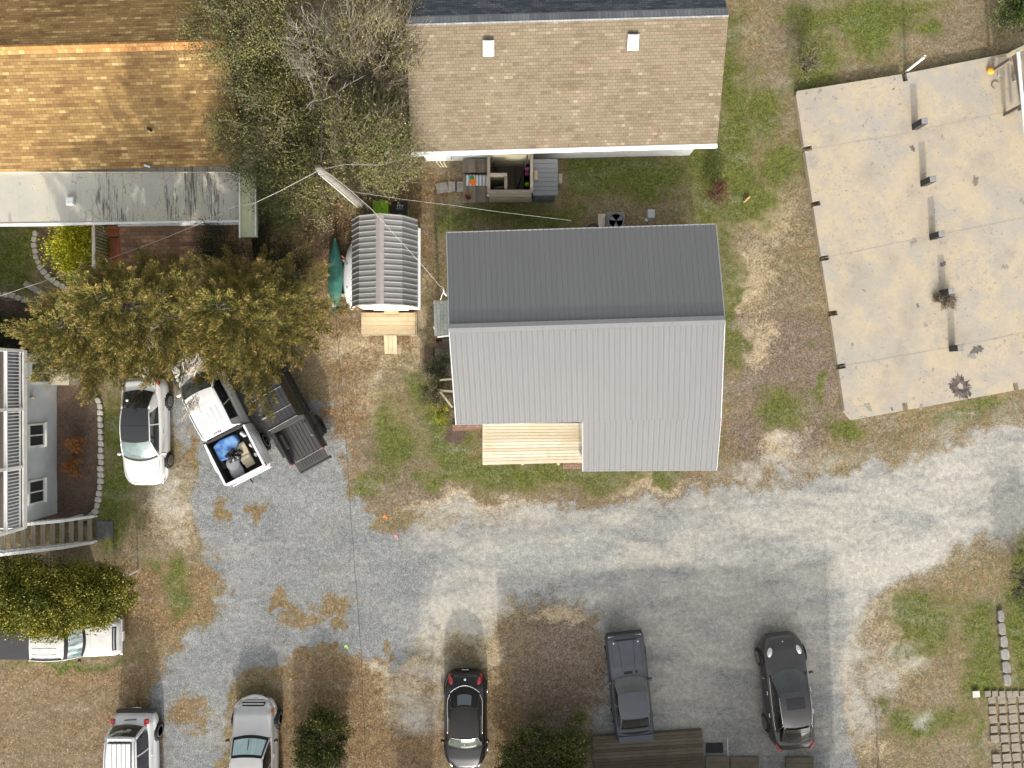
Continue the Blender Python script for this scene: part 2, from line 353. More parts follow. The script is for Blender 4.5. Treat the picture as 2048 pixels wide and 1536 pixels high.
col = layer(col, 'green', grn, 1.5, 1.5)
stone = t.ramp(t.vor(v, 34, 'Color'), [(.10, (.185,.197,.207)), (.45, (.285,.30,.307)), (.75, (.375,.388,.39)), (.95, (.48,.487,.475))])
stone = t.mix(1.0, stone, t.mr(nD, 0, .5, 1.12, .62), 'MULTIPLY')
nL = t.noise(t.map(v, (.35, 1.1, 1), (0,0,0), (0,0,-.12)), .9, 6, .65, .4)
trk = t.attr('track')
stone = t.mix(t.math('MULTIPLY', t.mr(nL, .40, .66, .1, .8), t.mr(trk, 0, 1, .18, 1)), stone, t.ramp(nC, [(.3, (.24,.22,.18)), (.7, (.47,.44,.375))]))
stone = t.mix(trk, stone, t.mix(1.0, stone, t.mr(t.noise(t.map(v, (.25, 1.6, 1), (4,0,0), (0,0,-.12)), 1.4, 5, .7), .35, .7, 1.1, .84), 'MULTIPLY'))
stone = t.mix(1.0, stone, t.mr(t.noise(v, .45, 4, .6), .3, .7, .86, 1.1), 'MULTIPLY')
stone = t.mix(t.mr(nS, .60, .78, 0, .4), stone, (.20,.17,.135))
col = layer(col, 'gravel', stone, 1.0, 2.4, grain2)
col = layer(col, 'drive', t.ramp(nB, [(.3, (.14,.15,.155)), (.7, (.30,.31,.31))]), .6, 1.3, grain2)
pale = t.ramp(nS, [(.25, (.32,.305,.27)), (.5, (.44,.42,.37)), (.75, (.54,.515,.455))])
pale = t.mix(t.mr(nC, .35, .65, 0, .35), pale, (.30,.31,.30))
col = layer(col, 'pale', pale, .8, .9, t.math('ADD', t.math('MULTIPLY', grain2, .5), t.math('MULTIPLY', t.math('SUBTRACT', nL, .5), 1.6)))
col = layer(col, 'mulch', t.ramp(nC, [(.3, (.03,.021,.017)), (.5, (.10,.07,.053)), (.68, (.23,.175,.135)), (.8, (.40,.33,.27))]), .25, 4)
# a few pale specks: shells, pebbles, fallen leaves
sp = t.mr(t.vor(v, 4.0, 'Distance'), .0, .035, 1, 0); spm = t.math('MULTIPLY', sp, t.mr(t.noise(v, 3, 2), .5, .56))
col = t.mix(t.math('MULTIPLY', spm, .6), col, (.42,.37,.27))
col = t.mix(1.0, col, t.mr(t.noise(v, 4.2, 6, .72, .3), .3, .7, .74, 1.24), 'MULTIPLY')
col = t.mix(1.0, col, t.mr(nX, .38, .62, .80, 1.20), 'MULTIPLY')
hh = t.math('ADD', t.math('MULTIPLY', nB, .9), t.math('ADD', t.math('MULTIPLY', nC, .5), t.math('MULTIPLY', nD, -.35)))
t.bump(hh, .55, .03); GM = t.done(col, .95, 0, .15)
g = raw('ground', np.stack([X, Y, Hh], 1), F.ravel(), 4, GM)
for k, a in Z.items():
    at = g.data.attributes.new(k, 'FLOAT', 'POINT'); at.data.foreach_set('value', a.astype('f'))
g.data.shade_smooth(); tag(g, kind='structure')
g['label'] = 'sandy yard ground of dry turf, leaf litter and pale gravel drive'
del g['label']
# grass tufts: real blades on the turf
def sample(name):
    return Z[name].reshape(ny, nx)
def lookup(Zm, xs, ys):
    ix = np.clip(np.searchsorted(gx, xs), 0, nx-1); iy = np.clip(np.searchsorted(gy, ys), 0, ny-1); return Zm[iy, ix]
def tufts(name, N, mask, thr, h, m, seed, wd=.012):
    r = np.random.default_rng(seed); xs = r.uniform(-24, 24, N); ys = r.uniform(-18, 18, N)
    k = lookup(mask, xs, ys)+(fbm(xs, ys, 3, 8)-.5)*.8 > thr; k &= lookup(sample('gravel'), xs, ys) < .35; k &= lookup(sample('mulch'), xs, ys) < .3
    xs = xs[k]; ys = ys[k]; n = len(xs); z = lookup(Hh.reshape(ny, nx), xs, ys)
    B = 3; bx = np.repeat(xs, B)+r.normal(0, .025, n*B); by = np.repeat(ys, B)+r.normal(0, .025, n*B); bz = np.repeat(z, B)-.01
    a = r.uniform(0, 6.28, n*B); hh = h*r.uniform(.5, 1.3, n*B); lean = r.uniform(.3, 1.4, n*B)*hh; b = r.uniform(0, 6.28, n*B)
    V = np.stack([np.stack([bx-np.cos(a)*wd, by-np.sin(a)*wd, bz], 1), np.stack([bx+np.cos(a)*wd, by+np.sin(a)*wd, bz], 1), np.stack([bx+np.cos(b)*lean, by+np.sin(b)*lean, bz+hh], 1)], 1).reshape(-1, 3)
    o = raw(name, V, np.arange(len(V)), 3, m, None, np.repeat(r.random(n*B), 3)); tag(o, kind='stuff'); return o
def tonemat(name, stops, rough=.7, spec=.2, trans=.0):
    t = NT(name); c = t.ramp(t.attr('tone'), stops)
    m = t.done(c, rough, 0, spec)
    if trans: t.b.inputs['Transmission Weight'].default_value = 0
    return m
o = tufts('grass', 70000, sample('green'), .62, .05, tonemat('grass_blade', [(0, (.035,.055,.012)), (.5, (.10,.135,.03)), (1, (.22,.23,.075))]), 5); tag(o, 'short green winter grass blades in the lawn patches', 'grass')
o = tufts('dry_grass', 60000, 1-np.maximum(sample('green'), np.maximum(sample('dark'), sample('pale'))), .55, .04, tonemat('dry_blade', [(0, (.10,.075,.045)), (.6, (.20,.155,.09)), (1, (.33,.27,.17))]), 6); tag(o, 'dry straw coloured turf blades over the brown yard', 'grass')
# fallen leaves
r = np.random.default_rng(9); N = 16000; xs = r.uniform(-23, 2, N); ys = r.uniform(-18, 12, N); k = lookup(sample('litter'), xs, ys)+(r.random(N)-.5)*.7 > .5
xs = xs[k]; ys = ys[k]; n = len(xs); z = lookup(Hh.reshape(ny, nx), xs, ys)+.012; a = r.uniform(0, 6.28, n); s = r.uniform(.018, .04, n)
V = np.stack([np.stack([xs+np.cos(a+q)*s*(1 if i % 2 == 0 else .55), ys+np.sin(a+q)*s*(1 if i % 2 == 0 else .55), z+r.uniform(0, .02, n)], 1) for i, q in enumerate((0, 1.57, 3.14, 4.71))], 1).reshape(-1, 3)
o = raw('leaf_litter', V, np.arange(len(V)), 4, tonemat('fallen_leaf', [(0, (.10,.05,.02)), (.5, (.27,.15,.06)), (.85, (.42,.27,.12)), (1, (.6,.5,.3))]), None, np.repeat(r.random(n), 4)); tag(o, 'scattered brown fallen leaves on the yard', 'leaves', kind='stuff')
# ---------------------------------------------------------------- materials shared by the buildings
M = {}
M['white'] = plain('white_paint', (.72,.72,.70), .55, .10, 3)
M['siding'] = plain('grey_white_siding', (.50,.53,.56), .7, .08, 2)
M['cream'] = plain('cream_wall', (.55,.50,.40), .8, .15, 2)
M['trim'] = plain('trim', (.62,.64,.64), .6, .08, 3)
M['steel'] = plain('galvanised', (.42,.43,.44), .45, .12, 4, metal=.5)
M['black'] = plain('black_plastic', (.018,.018,.02), .5, .2, 5)
M['dark'] = plain('dark_void', (.012,.012,.013), .8, .1, 5)
M['concrete'] = plain('old_concrete', (.30,.28,.25), .9, .25, 5, bump=.3)
M['rust'] = plain('rusty', (.19,.075,.03), .9, .4, 8)
M['pot'] = plain('terracotta', (.16,.055,.03), .85, .3, 8)
M['deckold'] = boards('weathered_boards', (.105,.088,.068), (.235,.205,.168), (.05,.04,.03))
M['deckdark'] = boards('damp_boards', (.085,.066,.047), (.165,.138,.10), (.045,.05,.026), dirtamt=.5)
M['pine'] = boards('new_pine', (.50,.425,.30), (.70,.635,.50), (.50,.36,.17), dirtamt=.55)
M['pine2'] = boards('aged_pine', (.40,.31,.18), (.54,.43,.27), (.22,.15,.08), dirtamt=.3)
M['fencewood'] = boards('grey_fence_wood', (.27,.24,.17), (.43,.39,.27), (.16,.13,.08), dirtamt=.3)
M['redwood'] = boards('red_stain', (.30,.085,.035), (.46,.16,.07), (.16,.05,.03), dirtamt=.35)
M['brickp'] = shingles('red_pavers', [(0,(.21,.115,.08)),(.5,(.30,.18,.135)),(1,(.38,.25,.19))], .2, .1, (.10,.08,.06), ms=.008)
M['treadwood'] = boards('stair_boards', (.24,.21,.15), (.36,.32,.24), (.12,.11,.07), dirtamt=.35)
M['glass'] = NT('window_glass').done((.035,.042,.045), .06, 0, .9)
def ribmetal(name, c, var=.06, rough=.42, metal=.25, stripe=True):
    t = NT(name); v = t.coord('UV')
    col = t.mix(1.0, c, t.mr(t.noise(v, .35, 4), .3, .7, 1-var, 1+var), 'MULTIPLY')
    col = t.mix(1.0, col, t.mr(t.noise(t.map(v, (4.3, .25, 1)), 1, 3), .3, .7, 1-var, 1+var), 'MULTIPLY')
    t.bump(t.noise(v, 3, 2), .06, .02)
    return t.done(col, rough, metal, .35)
M['roofmetal'] = ribmetal('grey_roof_metal', (.170,.173,.176), .04, .55, .1)
M['tanroof'] = shingles('tan_shingles', [(0,(.135,.108,.074)),(.35,(.172,.142,.098)),(.6,(.19,.160,.112)),(.8,(.205,.155,.115)),(1,(.28,.245,.175))], .19, .115, (.10,.075,.05), ((.93,.90,.88),(1.07,1.08,1.08)), 1.0)
M['greyroof'] = shingles('slate_shingles', [(0,(.055,.065,.08)),(.5,(.085,.10,.12)),(1,(.15,.165,.185))], .22, .115, (.03,.035,.04))
M['greycap'] = shingles('slate_cap', [(0,(.17,.18,.195)),(1,(.30,.31,.32))], .14, .3, (.09,.09,.1))
M['orangeroof'] = shingles('orange_shingles', [(0,(.16,.094,.043)),(.3,(.23,.147,.064)),(.62,(.295,.195,.082)),(.8,(.365,.25,.108)),(1,(.52,.40,.19))], .26, .115, (.13,.06,.028), ((.93,.90,.85),(1.06,1.05,1.03)), 1.4)
M['orangecap'] = shingles('orange_cap', [(0,(.40,.19,.065)),(.6,(.52,.27,.10)),(1,(.78,.50,.22))], .14, .33, (.2,.1,.04))
M['brownroof'] = shingles('brown_porch_shingles', [(0,(.15,.085,.055)),(.5,(.22,.135,.085)),(1,(.33,.205,.12))], .30, .15, (.08,.045,.03))
# stained white membrane
t = NT('stained_membrane'); v = t.coord('Object'); base = t.ramp(t.noise(v, .8, 5, .6), [(.3, (.385,.375,.335)), (.5, (.43,.415,.36)), (.7, (.50,.455,.36))])
stk = t.noise(t.map(v, (7.5, .45, 1)), 1.5, 9, .8, .3); reg = t.mr(t.noise(t.map(v, (.7,.25,1), (3,0,0)), 1.0, 3), .38, .6)
xm = t.n('ShaderNodeSeparateXYZ'); t.l(v, xm.inputs[0])
bias = t.mr(xm.outputs[0], -3.5, 1.5, -.08, .07)
f = t.mr(t.math('ADD', t.math('MULTIPLY', stk, t.mr(reg, 0, 1, .85, 1.08)), bias), .60, .66, 0, .85)
cr = t.n('ShaderNodeTexVoronoi', feature='DISTANCE_TO_EDGE'); t.l(t.map(t.mix(.12, v, t.noise(v, 5, 4)), (2.3,1.2,1)), cr.inputs['Vector']); cr.inputs['Scale'].default_value = 1.6
f2 = t.math('MULTIPLY', t.mr(cr.outputs[0], 0, .03, 1, 0), t.mr(t.math('ADD', t.noise(v, 1.1, 3), bias), .56, .64))
sp = t.math('MULTIPLY', t.mr(t.noise(v, 16, 3, .8), .60, .67), t.mr(t.math('ADD', t.noise(v, .8, 3), bias), .50, .62))
f = t.math('MAXIMUM', f, t.math('MAXIMUM', t.math('MULTIPLY', f2, .75), t.math('MULTIPLY', sp, .85)))
seam = t.mr(t.math('FRACT', t.math('DIVIDE', xm.outputs[0], 1.22)), 0, .02, .25, 0)
M['membrane'] = t.done(t.mix(t.math('MAXIMUM', f, seam), base, (.055,.052,.042)), .75, 0, .3)
# bright slab concrete with dirt marks
t = NT('slab_concrete'); v = t.coord('Object')
c = t.ramp(t.noise(v, .45, 7, .66, .15), [(.34, (.31,.278,.235)), (.46, (.39,.338,.262)), (.54, (.44,.368,.268)), (.62, (.38,.335,.27)), (.72, (.29,.262,.225))])
c = t.mix(t.mr(t.noise(t.map(v, (1,1,1), (9,4,0)), .5, 6, .72, .2), .47, .60, 0, .8), c, (.335,.318,.29))
c = t.mix(1.0, c, t.mr(t.noise(v, 9, 6, .75), .3, .7, .93, 1.06), 'MULTIPLY')
s1 = t.math('MULTIPLY', t.mr(t.noise(v, 7, 5, .78, .5), .575, .63), t.mr(t.noise(v, .6, 4, .7), .47, .58)); s2 = t.math('MULTIPLY', t.mr(t.noise(v, 3.1, 5, .75, .6), .62, .67), t.mr(t.noise(t.map(v, (1,1,1), (5,5,5)), .4, 2), .45, .55))
c = t.mix(t.math('MULTIPLY', t.math('MAXIMUM', s1, s2), .7), c, (.13,.12,.12))
dots = t.math('MULTIPLY', t.mr(t.vor(v, 3.2, 'Distance'), .05, .09, 1, 0), t.mr(t.noise(v, .9, 2), .48, .54))
c = t.mix(t.math('MULTIPLY', dots, .85), c, (.06,.055,.05)); t.bump(t.noise(v, 12, 5), .12, .01)
M['slab'] = t.done(c, .85, 0, .25)

def ribbed_roof(name, poly_fn, nrib, m, parent, rib=.018, wd=.03, minor=0):
    """poly_fn(s, t): s along the ridge 0..1, t down the slope 0..1 -> point; plane plus raised ribs, one mesh"""
    mb = MB(); mb.grid(poly_fn, 24, 2)
    n = (poly_fn(.5+1e-3, .5)-poly_fn(.5, .5)).cross(poly_fn(.5, .5+1e-3)-poly_fn(.5, .5)).normalized()
    if n.z < 0: n = -n
    for k in range(nrib+1):
        s = k/nrib; s = min(max(s, .003), .997)
        a = poly_fn(s, 0.0); b = poly_fn(s, 1.0); x = (poly_fn(min(1, s+.01), .5)-poly_fn(max(0, s-.01), .5)).normalized()
        for (w0, h) in ((wd, rib),):
            mb.face(a-x*w0, b-x*w0, b-x*w0*.4+n*h, a-x*w0*.4+n*h); mb.face(a-x*w0*.4+n*h, b-x*w0*.4+n*h, b+x*w0*.4+n*h, a+x*w0*.4+n*h)
            mb.face(a+x*w0*.4+n*h, b+x*w0*.4+n*h, b+x*w0, a+x*w0)
        if k < nrib:
            for q in range(1, minor+1):
                s2 = (k+q/(minor+1))/nrib; a = poly_fn(s2, 0); b = poly_fn(s2, 1); h = rib*.3; w0 = wd*.35
                mb.face(a-x*w0, b-x*w0, b+n*h, a+n*h); mb.face(a+n*h, b+n*h, b+x*w0, a+x*w0)
    return mb.build(name, m, parent, world=True)
def quadfn(a, b, c, d):                             # a,b ridge ends; d,c eave ends
    a, b, c, d = map(Vector, (a, b, c, d))
    return lambda s, t: (a*(1-s)+b*s)*(1-t)+(d*(1-s)+c*s)*t
def walls(name, pts, z0, ztops, m, parent, th=.12):
    mb = MB(); n = len(pts)
    for i in range(n):
        j = (i+1) % n; a = pts[i]; b = pts[j]
        mb.face((a[0],a[1],z0), (b[0],b[1],z0), (b[0],b[1],ztops[j]), (a[0],a[1],ztops[i]))
    return mb.build(name, m, parent, world=True)

# ---------------------------------------------------------------- grey metal roofed house (centre)
house = thing('metal_roof_house', (2.8, 1.5, 0), 'low house with ribbed grey metal gable roof in the middle of the photo', 'house')
NW = P(893,465,2.8); NE = P(1432,448,2.8); RW = P(898,657,3.95); RE = P(1450,640,3.95)
SE = P(1442,836,2.72); pn = (RE-RW).cross(SE-RE).normalized(); camp = Vector((0,0,CAMH))
def onplane(px, py):
    d = P(px, py, 0)-camp; return camp+d*((RW-camp).dot(pn)/d.dot(pn))
SW = onplane(912,849); SM = onplane(1166,843); XW = onplane(1166,942); XE = onplane(1433,940)
r1 = ribbed_roof('roof_slope', quadfn(RW, RE, NE, NW), 50, M['roofmetal'], house, .016, .022, 1)
r2 = ribbed_roof('roof_slope', quadfn(RW, RE, SE, SW), 50, M['roofmetal'], house, .018, .026, 1)
r3 = ribbed_roof('porch_roof', quadfn(SM, SE, XE, XW), 25, M['roofmetal'], house, .018, .026, 1)
mb = MB(); d = Vector((0,0,.05))
mb.face(RW+d, RE+d, RE+Vector((0,.17,.015)), RW+Vector((0,.17,.015))); mb.face(RW+Vector((0,-.17,.012)), RE+Vector((0,-.17,.012)), RE+d, RW+d)
mb.build('ridge_cap', ribmetal('ridge_metal', (.215,.218,.22)), house, world=True, solid=.01)
mb = MB()
for a, b in ((NW,RW),(RW,SW),(NE,RE),(RE,SE),(NW,NE),(SW,SM),(XW,XE),(SE,XE),(SM,XW)): mb.beam(a+Vector((0,0,-.06)), b+Vector((0,0,-.06)), .04, .14)
mb.build('fascia', M['steel'], house, world=True)
wp = [(-2.0,6.0),(7.75,6.25),(7.8,-1.2),(-1.75,-1.45)]
walls('wall', wp, -.1, [2.6,2.6,2.55,2.55], M['siding'], house)
MB().face((-2.0,6.0,2.6),(-1.8,2.35,3.8),(-1.75,-1.45,2.55)).build('gable_wall', M['siding'], house, world=True); MB().face((7.75,6.25,2.6),(7.78,2.4,3.8),(7.8,-1.2,2.55)).build('gable_wall', M['siding'], house, world=True)
for x, y in ((2.95,-3.0),(5.5,-3.0),(7.75,-3.0)): MB().cbox((x,y,1.0),(.1,.1,2.1)).build('porch_post', M['white'], house, world=True)
MB().prism([(2.9,-1.5),(7.75,-1.45),(7.75,-3.35),(2.9,-3.4)], -.05, .42).build('porch_floor', M['concrete'], house, world=True)
for x in (-.3, 1.6, 4.5, 6.4):
    f = MB().cbox((x, -1.48 if x < 3 else -1.40, 1.6),(1.0,.08,1.1)).build('window', M['trim'], house, world=True)
    MB().cbox((x, -1.53 if x < 3 else -1.45, 1.6),(.86,.03,.96)).build('pane', M['glass'], f, world=True)
f = MB().cbox((-1.93, 2.1, 1.25),(.08,.95,2.05)).build('door', M['white'], house, world=True)
# ---------------------------------------------------------------- small tiled awning at its west wall
aw = thing('door_awning', (-3.1, 2.9, 0), 'small grey green shingled awning over the west side door of the metal roofed house', 'awning')
a = [P(867,601,2.15), P(898,601,2.45), P(900,669,2.45), P(869,672,2.15)]
MB().slab(a, .07).build('shingle_top', shingles('grey_green_tabs', [(0,(.16,.18,.165)),(.5,(.22,.24,.225)),(1,(.28,.30,.28))], .3, .16, (.08,.085,.08)), aw, world=True)
mb = MB(); mb.beam(P(876,674,2.1), P(900,671,2.35), .05, .12); mb.beam((-3.15,2.3,0),(-3.15,2.3,2.1),.09); mb.beam((-3.15,3.3,0),(-3.15,3.3,2.1),.09); mb.build('frame', M['trim'], aw, world=True)

# ---------------------------------------------------------------- tan shingled house (top)
tan = thing('tan_shingle_house', (2.5, 13, 0), 'house with tan shingle south slope and dark slate north slope at the top edge', 'house')
A = P(822,305,2.75); B = P(1434,288,2.75); C = P(1457,31,4.55); D = P(812,49,4.55)
th = (A-D); uN = Vector((0, 4.3, -1.9)); E = D+uN+Vector((-.1,0,0)); G = C+uN+Vector((-.1,0,0))
MB().grid(quadfn(D, C, B, A), 30, 8).build('south_slope', M['tanroof'], tan, world=True)
MB().grid(quadfn(D, C, G, E), 30, 8).build('north_slope', M['greyroof'], tan, world=True)
mb = MB(); o = Vector((0,0,.03)); mb.face(D+o, C+o, C+Vector((0,.36,-.12)), D+Vector((0,.36,-.12))); mb.face(D+Vector((0,-.05,.0)), C+Vector((0,-.05,.0)), C+o, D+o)
mb.build('ridge_cap', M['greycap'], tan, world=True, solid=.012)
mb = MB()
mb.beam(A+Vector((-.02,-.06,-.06)), B+Vector((.02,-.06,-.06)), .14, .13); mb.build('gutter', M['white'], tan, world=True)
mb = MB(); mb.beam(A-Vector((-.03,0,.10)), D-Vector((-.03,0,.10)), .03, .14); mb.beam(B-Vector((.03,0,.10)), C-Vector((.03,0,.10)), .03, .14); mb.build('rake_trim', M['cream'], tan, world=True)
walls('wall', [(-3.75,9.72),(7.75,9.98),(7.55,16.8),(-3.9,16.6)], -.1, [2.75]*4, M['white'], tan)
for s in (D+(C-D)*.22,):
    mb = MB(); mb.face((-3.75,9.72,2.74),(7.75,9.98,2.74),(7.75,9.98,2.75)); 
for x, c in ((977,96),(1266,84)):
    p = P(x, c, 4.3); f = MB().cbox(p+Vector((0,-.02,.02)),(.42,.55,.10), rx=math.radians(22)).build('roof_vent', M['white'], tan, world=True, bevel=.02)
    MB().cbox(p+Vector((0,.06,.06)),(.34,.34,.16), rx=math.radians(22)).build('vent_hood', M['white'], f, world=True, bevel=.03)
MB().cbox((-3.1,9.62,1.2),(1.1,.25,.9)).build('service_box', M['trim'], tan, world=True, bevel=.03)
mb = MB()
for k in range(3): mb.tube([(-3.1+.15*k,9.45,1.5),(-3.15+.15*k,9.25,1.3),(-3.0+.12*k,9.15,1.0),(-2.95+.1*k,9.3,.7)], .015, 5)
mb.build('service_cable', M['cream'], tan, world=True)
# its back deck
dk = thing('back_deck', (-1.5, 8.7, 0), 'weathered grey board deck at the back door of the tan shingled house', 'deck')
mb = MB()
for k in range(22):
    x = -2.12+k*.137; mb.box(x, x+.128, 7.86, 9.65 if x > -.9 else 9.05, .30, .335)
mb.build('deck_board', M['deckold'], dk, world=True)
mb = MB()
for k in range(9): mb.box(-2.12+k*.137, -2.0+k*.137, 9.08, 9.65, .44, .475)
mb.build('step_board', M['deckold'], dk, world=True)
mb = MB(); mb.box(-2.1,.85,7.9,7.95,-.05,.29); mb.box(-2.1,-2.05,7.95,9.6,-.05,.29); mb.build('rim_joist', M['deckold'], dk, world=True)
sh = thing('outdoor_shower', (-.1, 8.6, .33), 'open topped wooden shower enclosure on the weathered deck of the tan house', 'shower stall')
def panel(mb, x0, x1, y0, y1, z0, z1, n):
    for k in range(n):
        za = z0+(z1-z0)*k/n; mb.box(x0, x1, y0, y1, za+.004, z0+(z1-z0)*(k+1)/n-.004)
for (x0,x1,y0,y1) in ((-.97,.80,7.84,7.88),(-.97,-.93,7.90,9.4),(.78,.82,7.90,9.4),(-.92,.77,9.36,9.4),(-.9,-.25,8.52,8.56),(-.27,-.23,7.90,8.5)):
    mb = MB(); panel(mb, x0, x1, y0, y1, .34, 1.98, 10); mb.build('wall_panel', M['fencewood'], sh, world=True)
mb = MB()
for a, b in (((-1.02,7.86),(.86,7.86)),((-.95,7.92),(-.95,9.45)),((.80,7.92),(.80,9.45)),((-.88,8.54),(-.2,8.54)),((-.25,7.93),(-.25,8.47))): mb.beam((a[0],a[1],2.0),(b[0],b[1],2.0),.12,.04)
mb.build('cap_rail', M['deckold'], sh, world=True)
mb = MB()
for k in range(3): mb.box(.5, .77, 7.95, 9.3, .78, .82)
mb.box(.5,.54,7.95,9.3,.36,.77); mb.build('bench', M['fencewood'], sh, world=True)
colr = [(.45,.08,.05),(.25,.45,.05),(.35,.06,.2),(.4,.15,.35),(.05,.1,.3)]
for i,(y,c) in enumerate(((8.1,0),(8.45,1),(8.9,2),(9.1,3))):
    o = MB().lathe([(0,0),(.09,0),(.11,.08),(.08,.17),(0,.18)], 10, (.64, y, .82)).build('bath_toy', plain('toy%d'%i, colr[c], .5, .3), None, smooth=True)
    tag(o, ['orange red toy bag at the front of the shower bench','lime green bottle on the shower bench','dark pink toy bag at the back of the shower bench','purple mesh toy bag on the shower bench'][i], 'toy', 'toys on the shower bench')
for i in range(5):
    o = MB().cbox((-.58+.02*i, 8.02+.08*i, .9+.06*(i % 2)),(.5,.05,.8), rx=.3, rz=.06*i-.1).build('folded_chair', plain('folded_chair%d' % i, [(.03,.03,.035),(.05,.05,.055),(.3,.3,.31),(.02,.02,.02),(.25,.25,.26)][i], .5), None, bevel=.015)
    tag(o, 'folded grey or black beach chair stacked in the small shower closet', 'chair', 'folded beach chairs in the shower closet')
for i, (a, b) in enumerate((((-.85,9.2,2.0),(-.45,8.6,.4)),((.65,9.3,2.0),(.2,8.3,.4)))):
    o = MB().tube([a, b], .03, 6).build('leaning_pole', M['black'], None); tag(o, ['thin black pole leaning in the left of the shower enclosure','thin black pole leaning in the right of the shower enclosure'][i], 'pole')
o = MB().prism([(-1.98,8.55),(-1.98,9.0),(-1.05,9.0),(-1.05,8.55)], .342, .352)
t = NT('beach_mat'); v = t.coord('Object'); wv = t.n('ShaderNodeTexWave'); t.l(v, wv.inputs[0]); wv.inputs['Scale'].default_value = 2.2; wv.inputs['Distortion'].default_value = 1.5
cc = t.ramp(wv.outputs[1], [(.2,(.18,.25,.33)),(.5,(.5,.52,.55)),(.8,(.6,.6,.58))]); px = t.n('ShaderNodeTexGradient', gradient_type='SPHERICAL'); t.l(t.map(v,(5,5,1),(8.4,-43.6,0)), px.inputs[0])
cc = t.mix(t.mr(px.outputs[1],.1,.2), cc, (.75,.17,.02)); px = t.n('ShaderNodeTexGradient', gradient_type='SPHERICAL'); t.l(t.map(v,(8,8,1),(13.8,-71.2,0)), px.inputs[0]); cc = t.mix(t.mr(px.outputs[1],.1,.2), cc, (.05,.25,.05))
o = o.build('door_mat', t.done(cc, .9)); tag(o, 'striped mat with orange and green print lying on the weathered deck', 'mat')
o = MB().lathe([(.10,0),(.13,.2),(.14,.22),(.12,.22),(.09,.05),(0,.05)], 16, (-1.88,8.02,.335)).build('fire_bowl', M['rust'], None, smooth=True); tag(o, 'round dark rusty bowl on the corner of the weathered deck', 'bowl')
o = MB().lathe([(.0,0),(.05,.0),(.06,.1),(.0,.14)], 10, (-1.02,8.12,.335)).build('white_jug', M['white'], None, smooth=True); tag(o, 'small white jug on the deck beside the shower wall', 'jug')
# resin storage shed
rs = thing('resin_shed', (1.45, 8.6, 0), 'low grey plastic storage shed beside the wooden shower enclosure', 'shed')
MB().box(.92,1.86,7.95,9.35,-.03,1.18).build('body', plain('resin', (.155,.165,.175), .6, .08, 3), rs, world=True, bevel=.03)
mb = MB()
for k in range(8):
    y = 7.9+k*.19; mb.box(.88,1.92,y,y+.18,1.19,1.25)
mb.build('lid', plain('resin_lid', (.17,.18,.19), .6, .06, 3), rs, world=True, bevel=.012)
mb = MB()
for k in range(4): mb.box(.96+k*.225, 1.16+k*.225, 7.915, 7.95, .05, 1.1)
mb.build('front_panel', plain('resin_front', (.12,.13,.14), .6, .06, 3), rs, world=True, bevel=.01)
o = MB().cbox((1.0, 8.72, 1.29),(.16,.38,.06)).build('cardboard_box', plain('cardboard', (.38,.31,.22), .9), None, bevel=.01); tag(o, 'flat brown box lying on the grey plastic storage shed', 'box')
o = MB().cbox((2.08, 8.9, .12),(.19,.44,.28)).build('cinder_block', plain('block', (.40,.37,.28), .9, .2, 12), None, bevel=.06); tag(o, 'pale block on the grass beside the grey plastic storage shed', 'block')
for i,(a,b) in enumerate(((-2.95,8.55),(-2.58,8.6),(-2.3,8.6))):
    o = MB().cbox((a-.1*(i==0), b+.0, .0),(.36 if i else .5,.44,.06), rz=.15*(i==0)).build('stepping_stone', M['concrete'], None, bevel=.01); tag(o, ['slanted concrete stepping stone farthest from the weathered deck','middle concrete stepping stone leading to the weathered deck','concrete stepping stone touching the weathered deck'][i], 'paving stone', 'stepping stones by the deck')

# ---------------------------------------------------------------- orange shingled house (top left)
org = thing('orange_shingle_house', (-17, 10, 0), 'house with orange brown shingle roof and black stained white porch roof at the top left', 'house')
R0 = P(-260,102,4.6); R1 = P(452,83,4.6); E1 = P(487,331,3.25); E0 = P(-260,352,3.25); N1 = R1+Vector((0,3.7,-1.3)); N0 = R0+Vector((0,3.7,-1.3))
MB().grid(quadfn(R0, R1, E1, E0), 30, 8).build('south_slope', M['orangeroof'], org, world=True)
MB().grid(quadfn(R0, R1, N1, N0), 30, 8).build('north_slope', M['orangeroof'], org, world=True)
mb = MB(); o = Vector((0,0,.035)); mb.face(R0+Vector((0,-.24,-.06)), R1+Vector((0,-.24,-.06)), R1+o, R0+o); mb.face(R0+o, R1+o, R1+Vector((0,.10,-.02)), R0+Vector((0,.10,-.02)))
mb.build('ridge_cap', M['orangecap'], org, world=True, solid=.012)
F0 = P(-260,452,2.95); F1 = P(486,441,2.95); Ea = Vector((E0.x, E0.y+.15, 3.08)); Eb = Vector((E1.x, E1.y+.15, 3.08))
MB().grid(quadfn(Ea, Eb, F1, F0), 30, 8).build('flat_roof', M['membrane'], org, world=True)
mb = MB(); mb.beam(F0+Vector((0,-.03,-.03)), F1+Vector((.0,-.03,-.03)), .09, .12); mb.build('eave_trim', M['white'], org, world=True)
mb = MB(); mb.beam(P(236,449,2.82), P(486,446,2.82), .14, .05); mb.build('gutter', M['trim'], org, world=True)
mb = MB(); mb.box(-10.62,-10.0,5.75,8.75,3.02,3.22); mb.build('end_parapet', plain('sage_board', (.44,.45,.29), .7, .1, 2), org, world=True)
mb = MB(); mb.beam((-10.62,5.7,3.25),(-10.62,8.85,3.25),.05,.08); mb.beam((-10.0,5.75,3.25),(-10.0,8.7,3.25),.05,.08); mb.beam((-10.65,8.85,3.27),(-9.45,8.95,3.27),.12,.12); mb.build('parapet_trim', M['white'], org, world=True)
walls('wall', [(-26.2,8.3),(-10.75,8.3),(-10.75,15.8),(-26.2,15.8)], -.1, [3.2]*4, M['cream'], org)
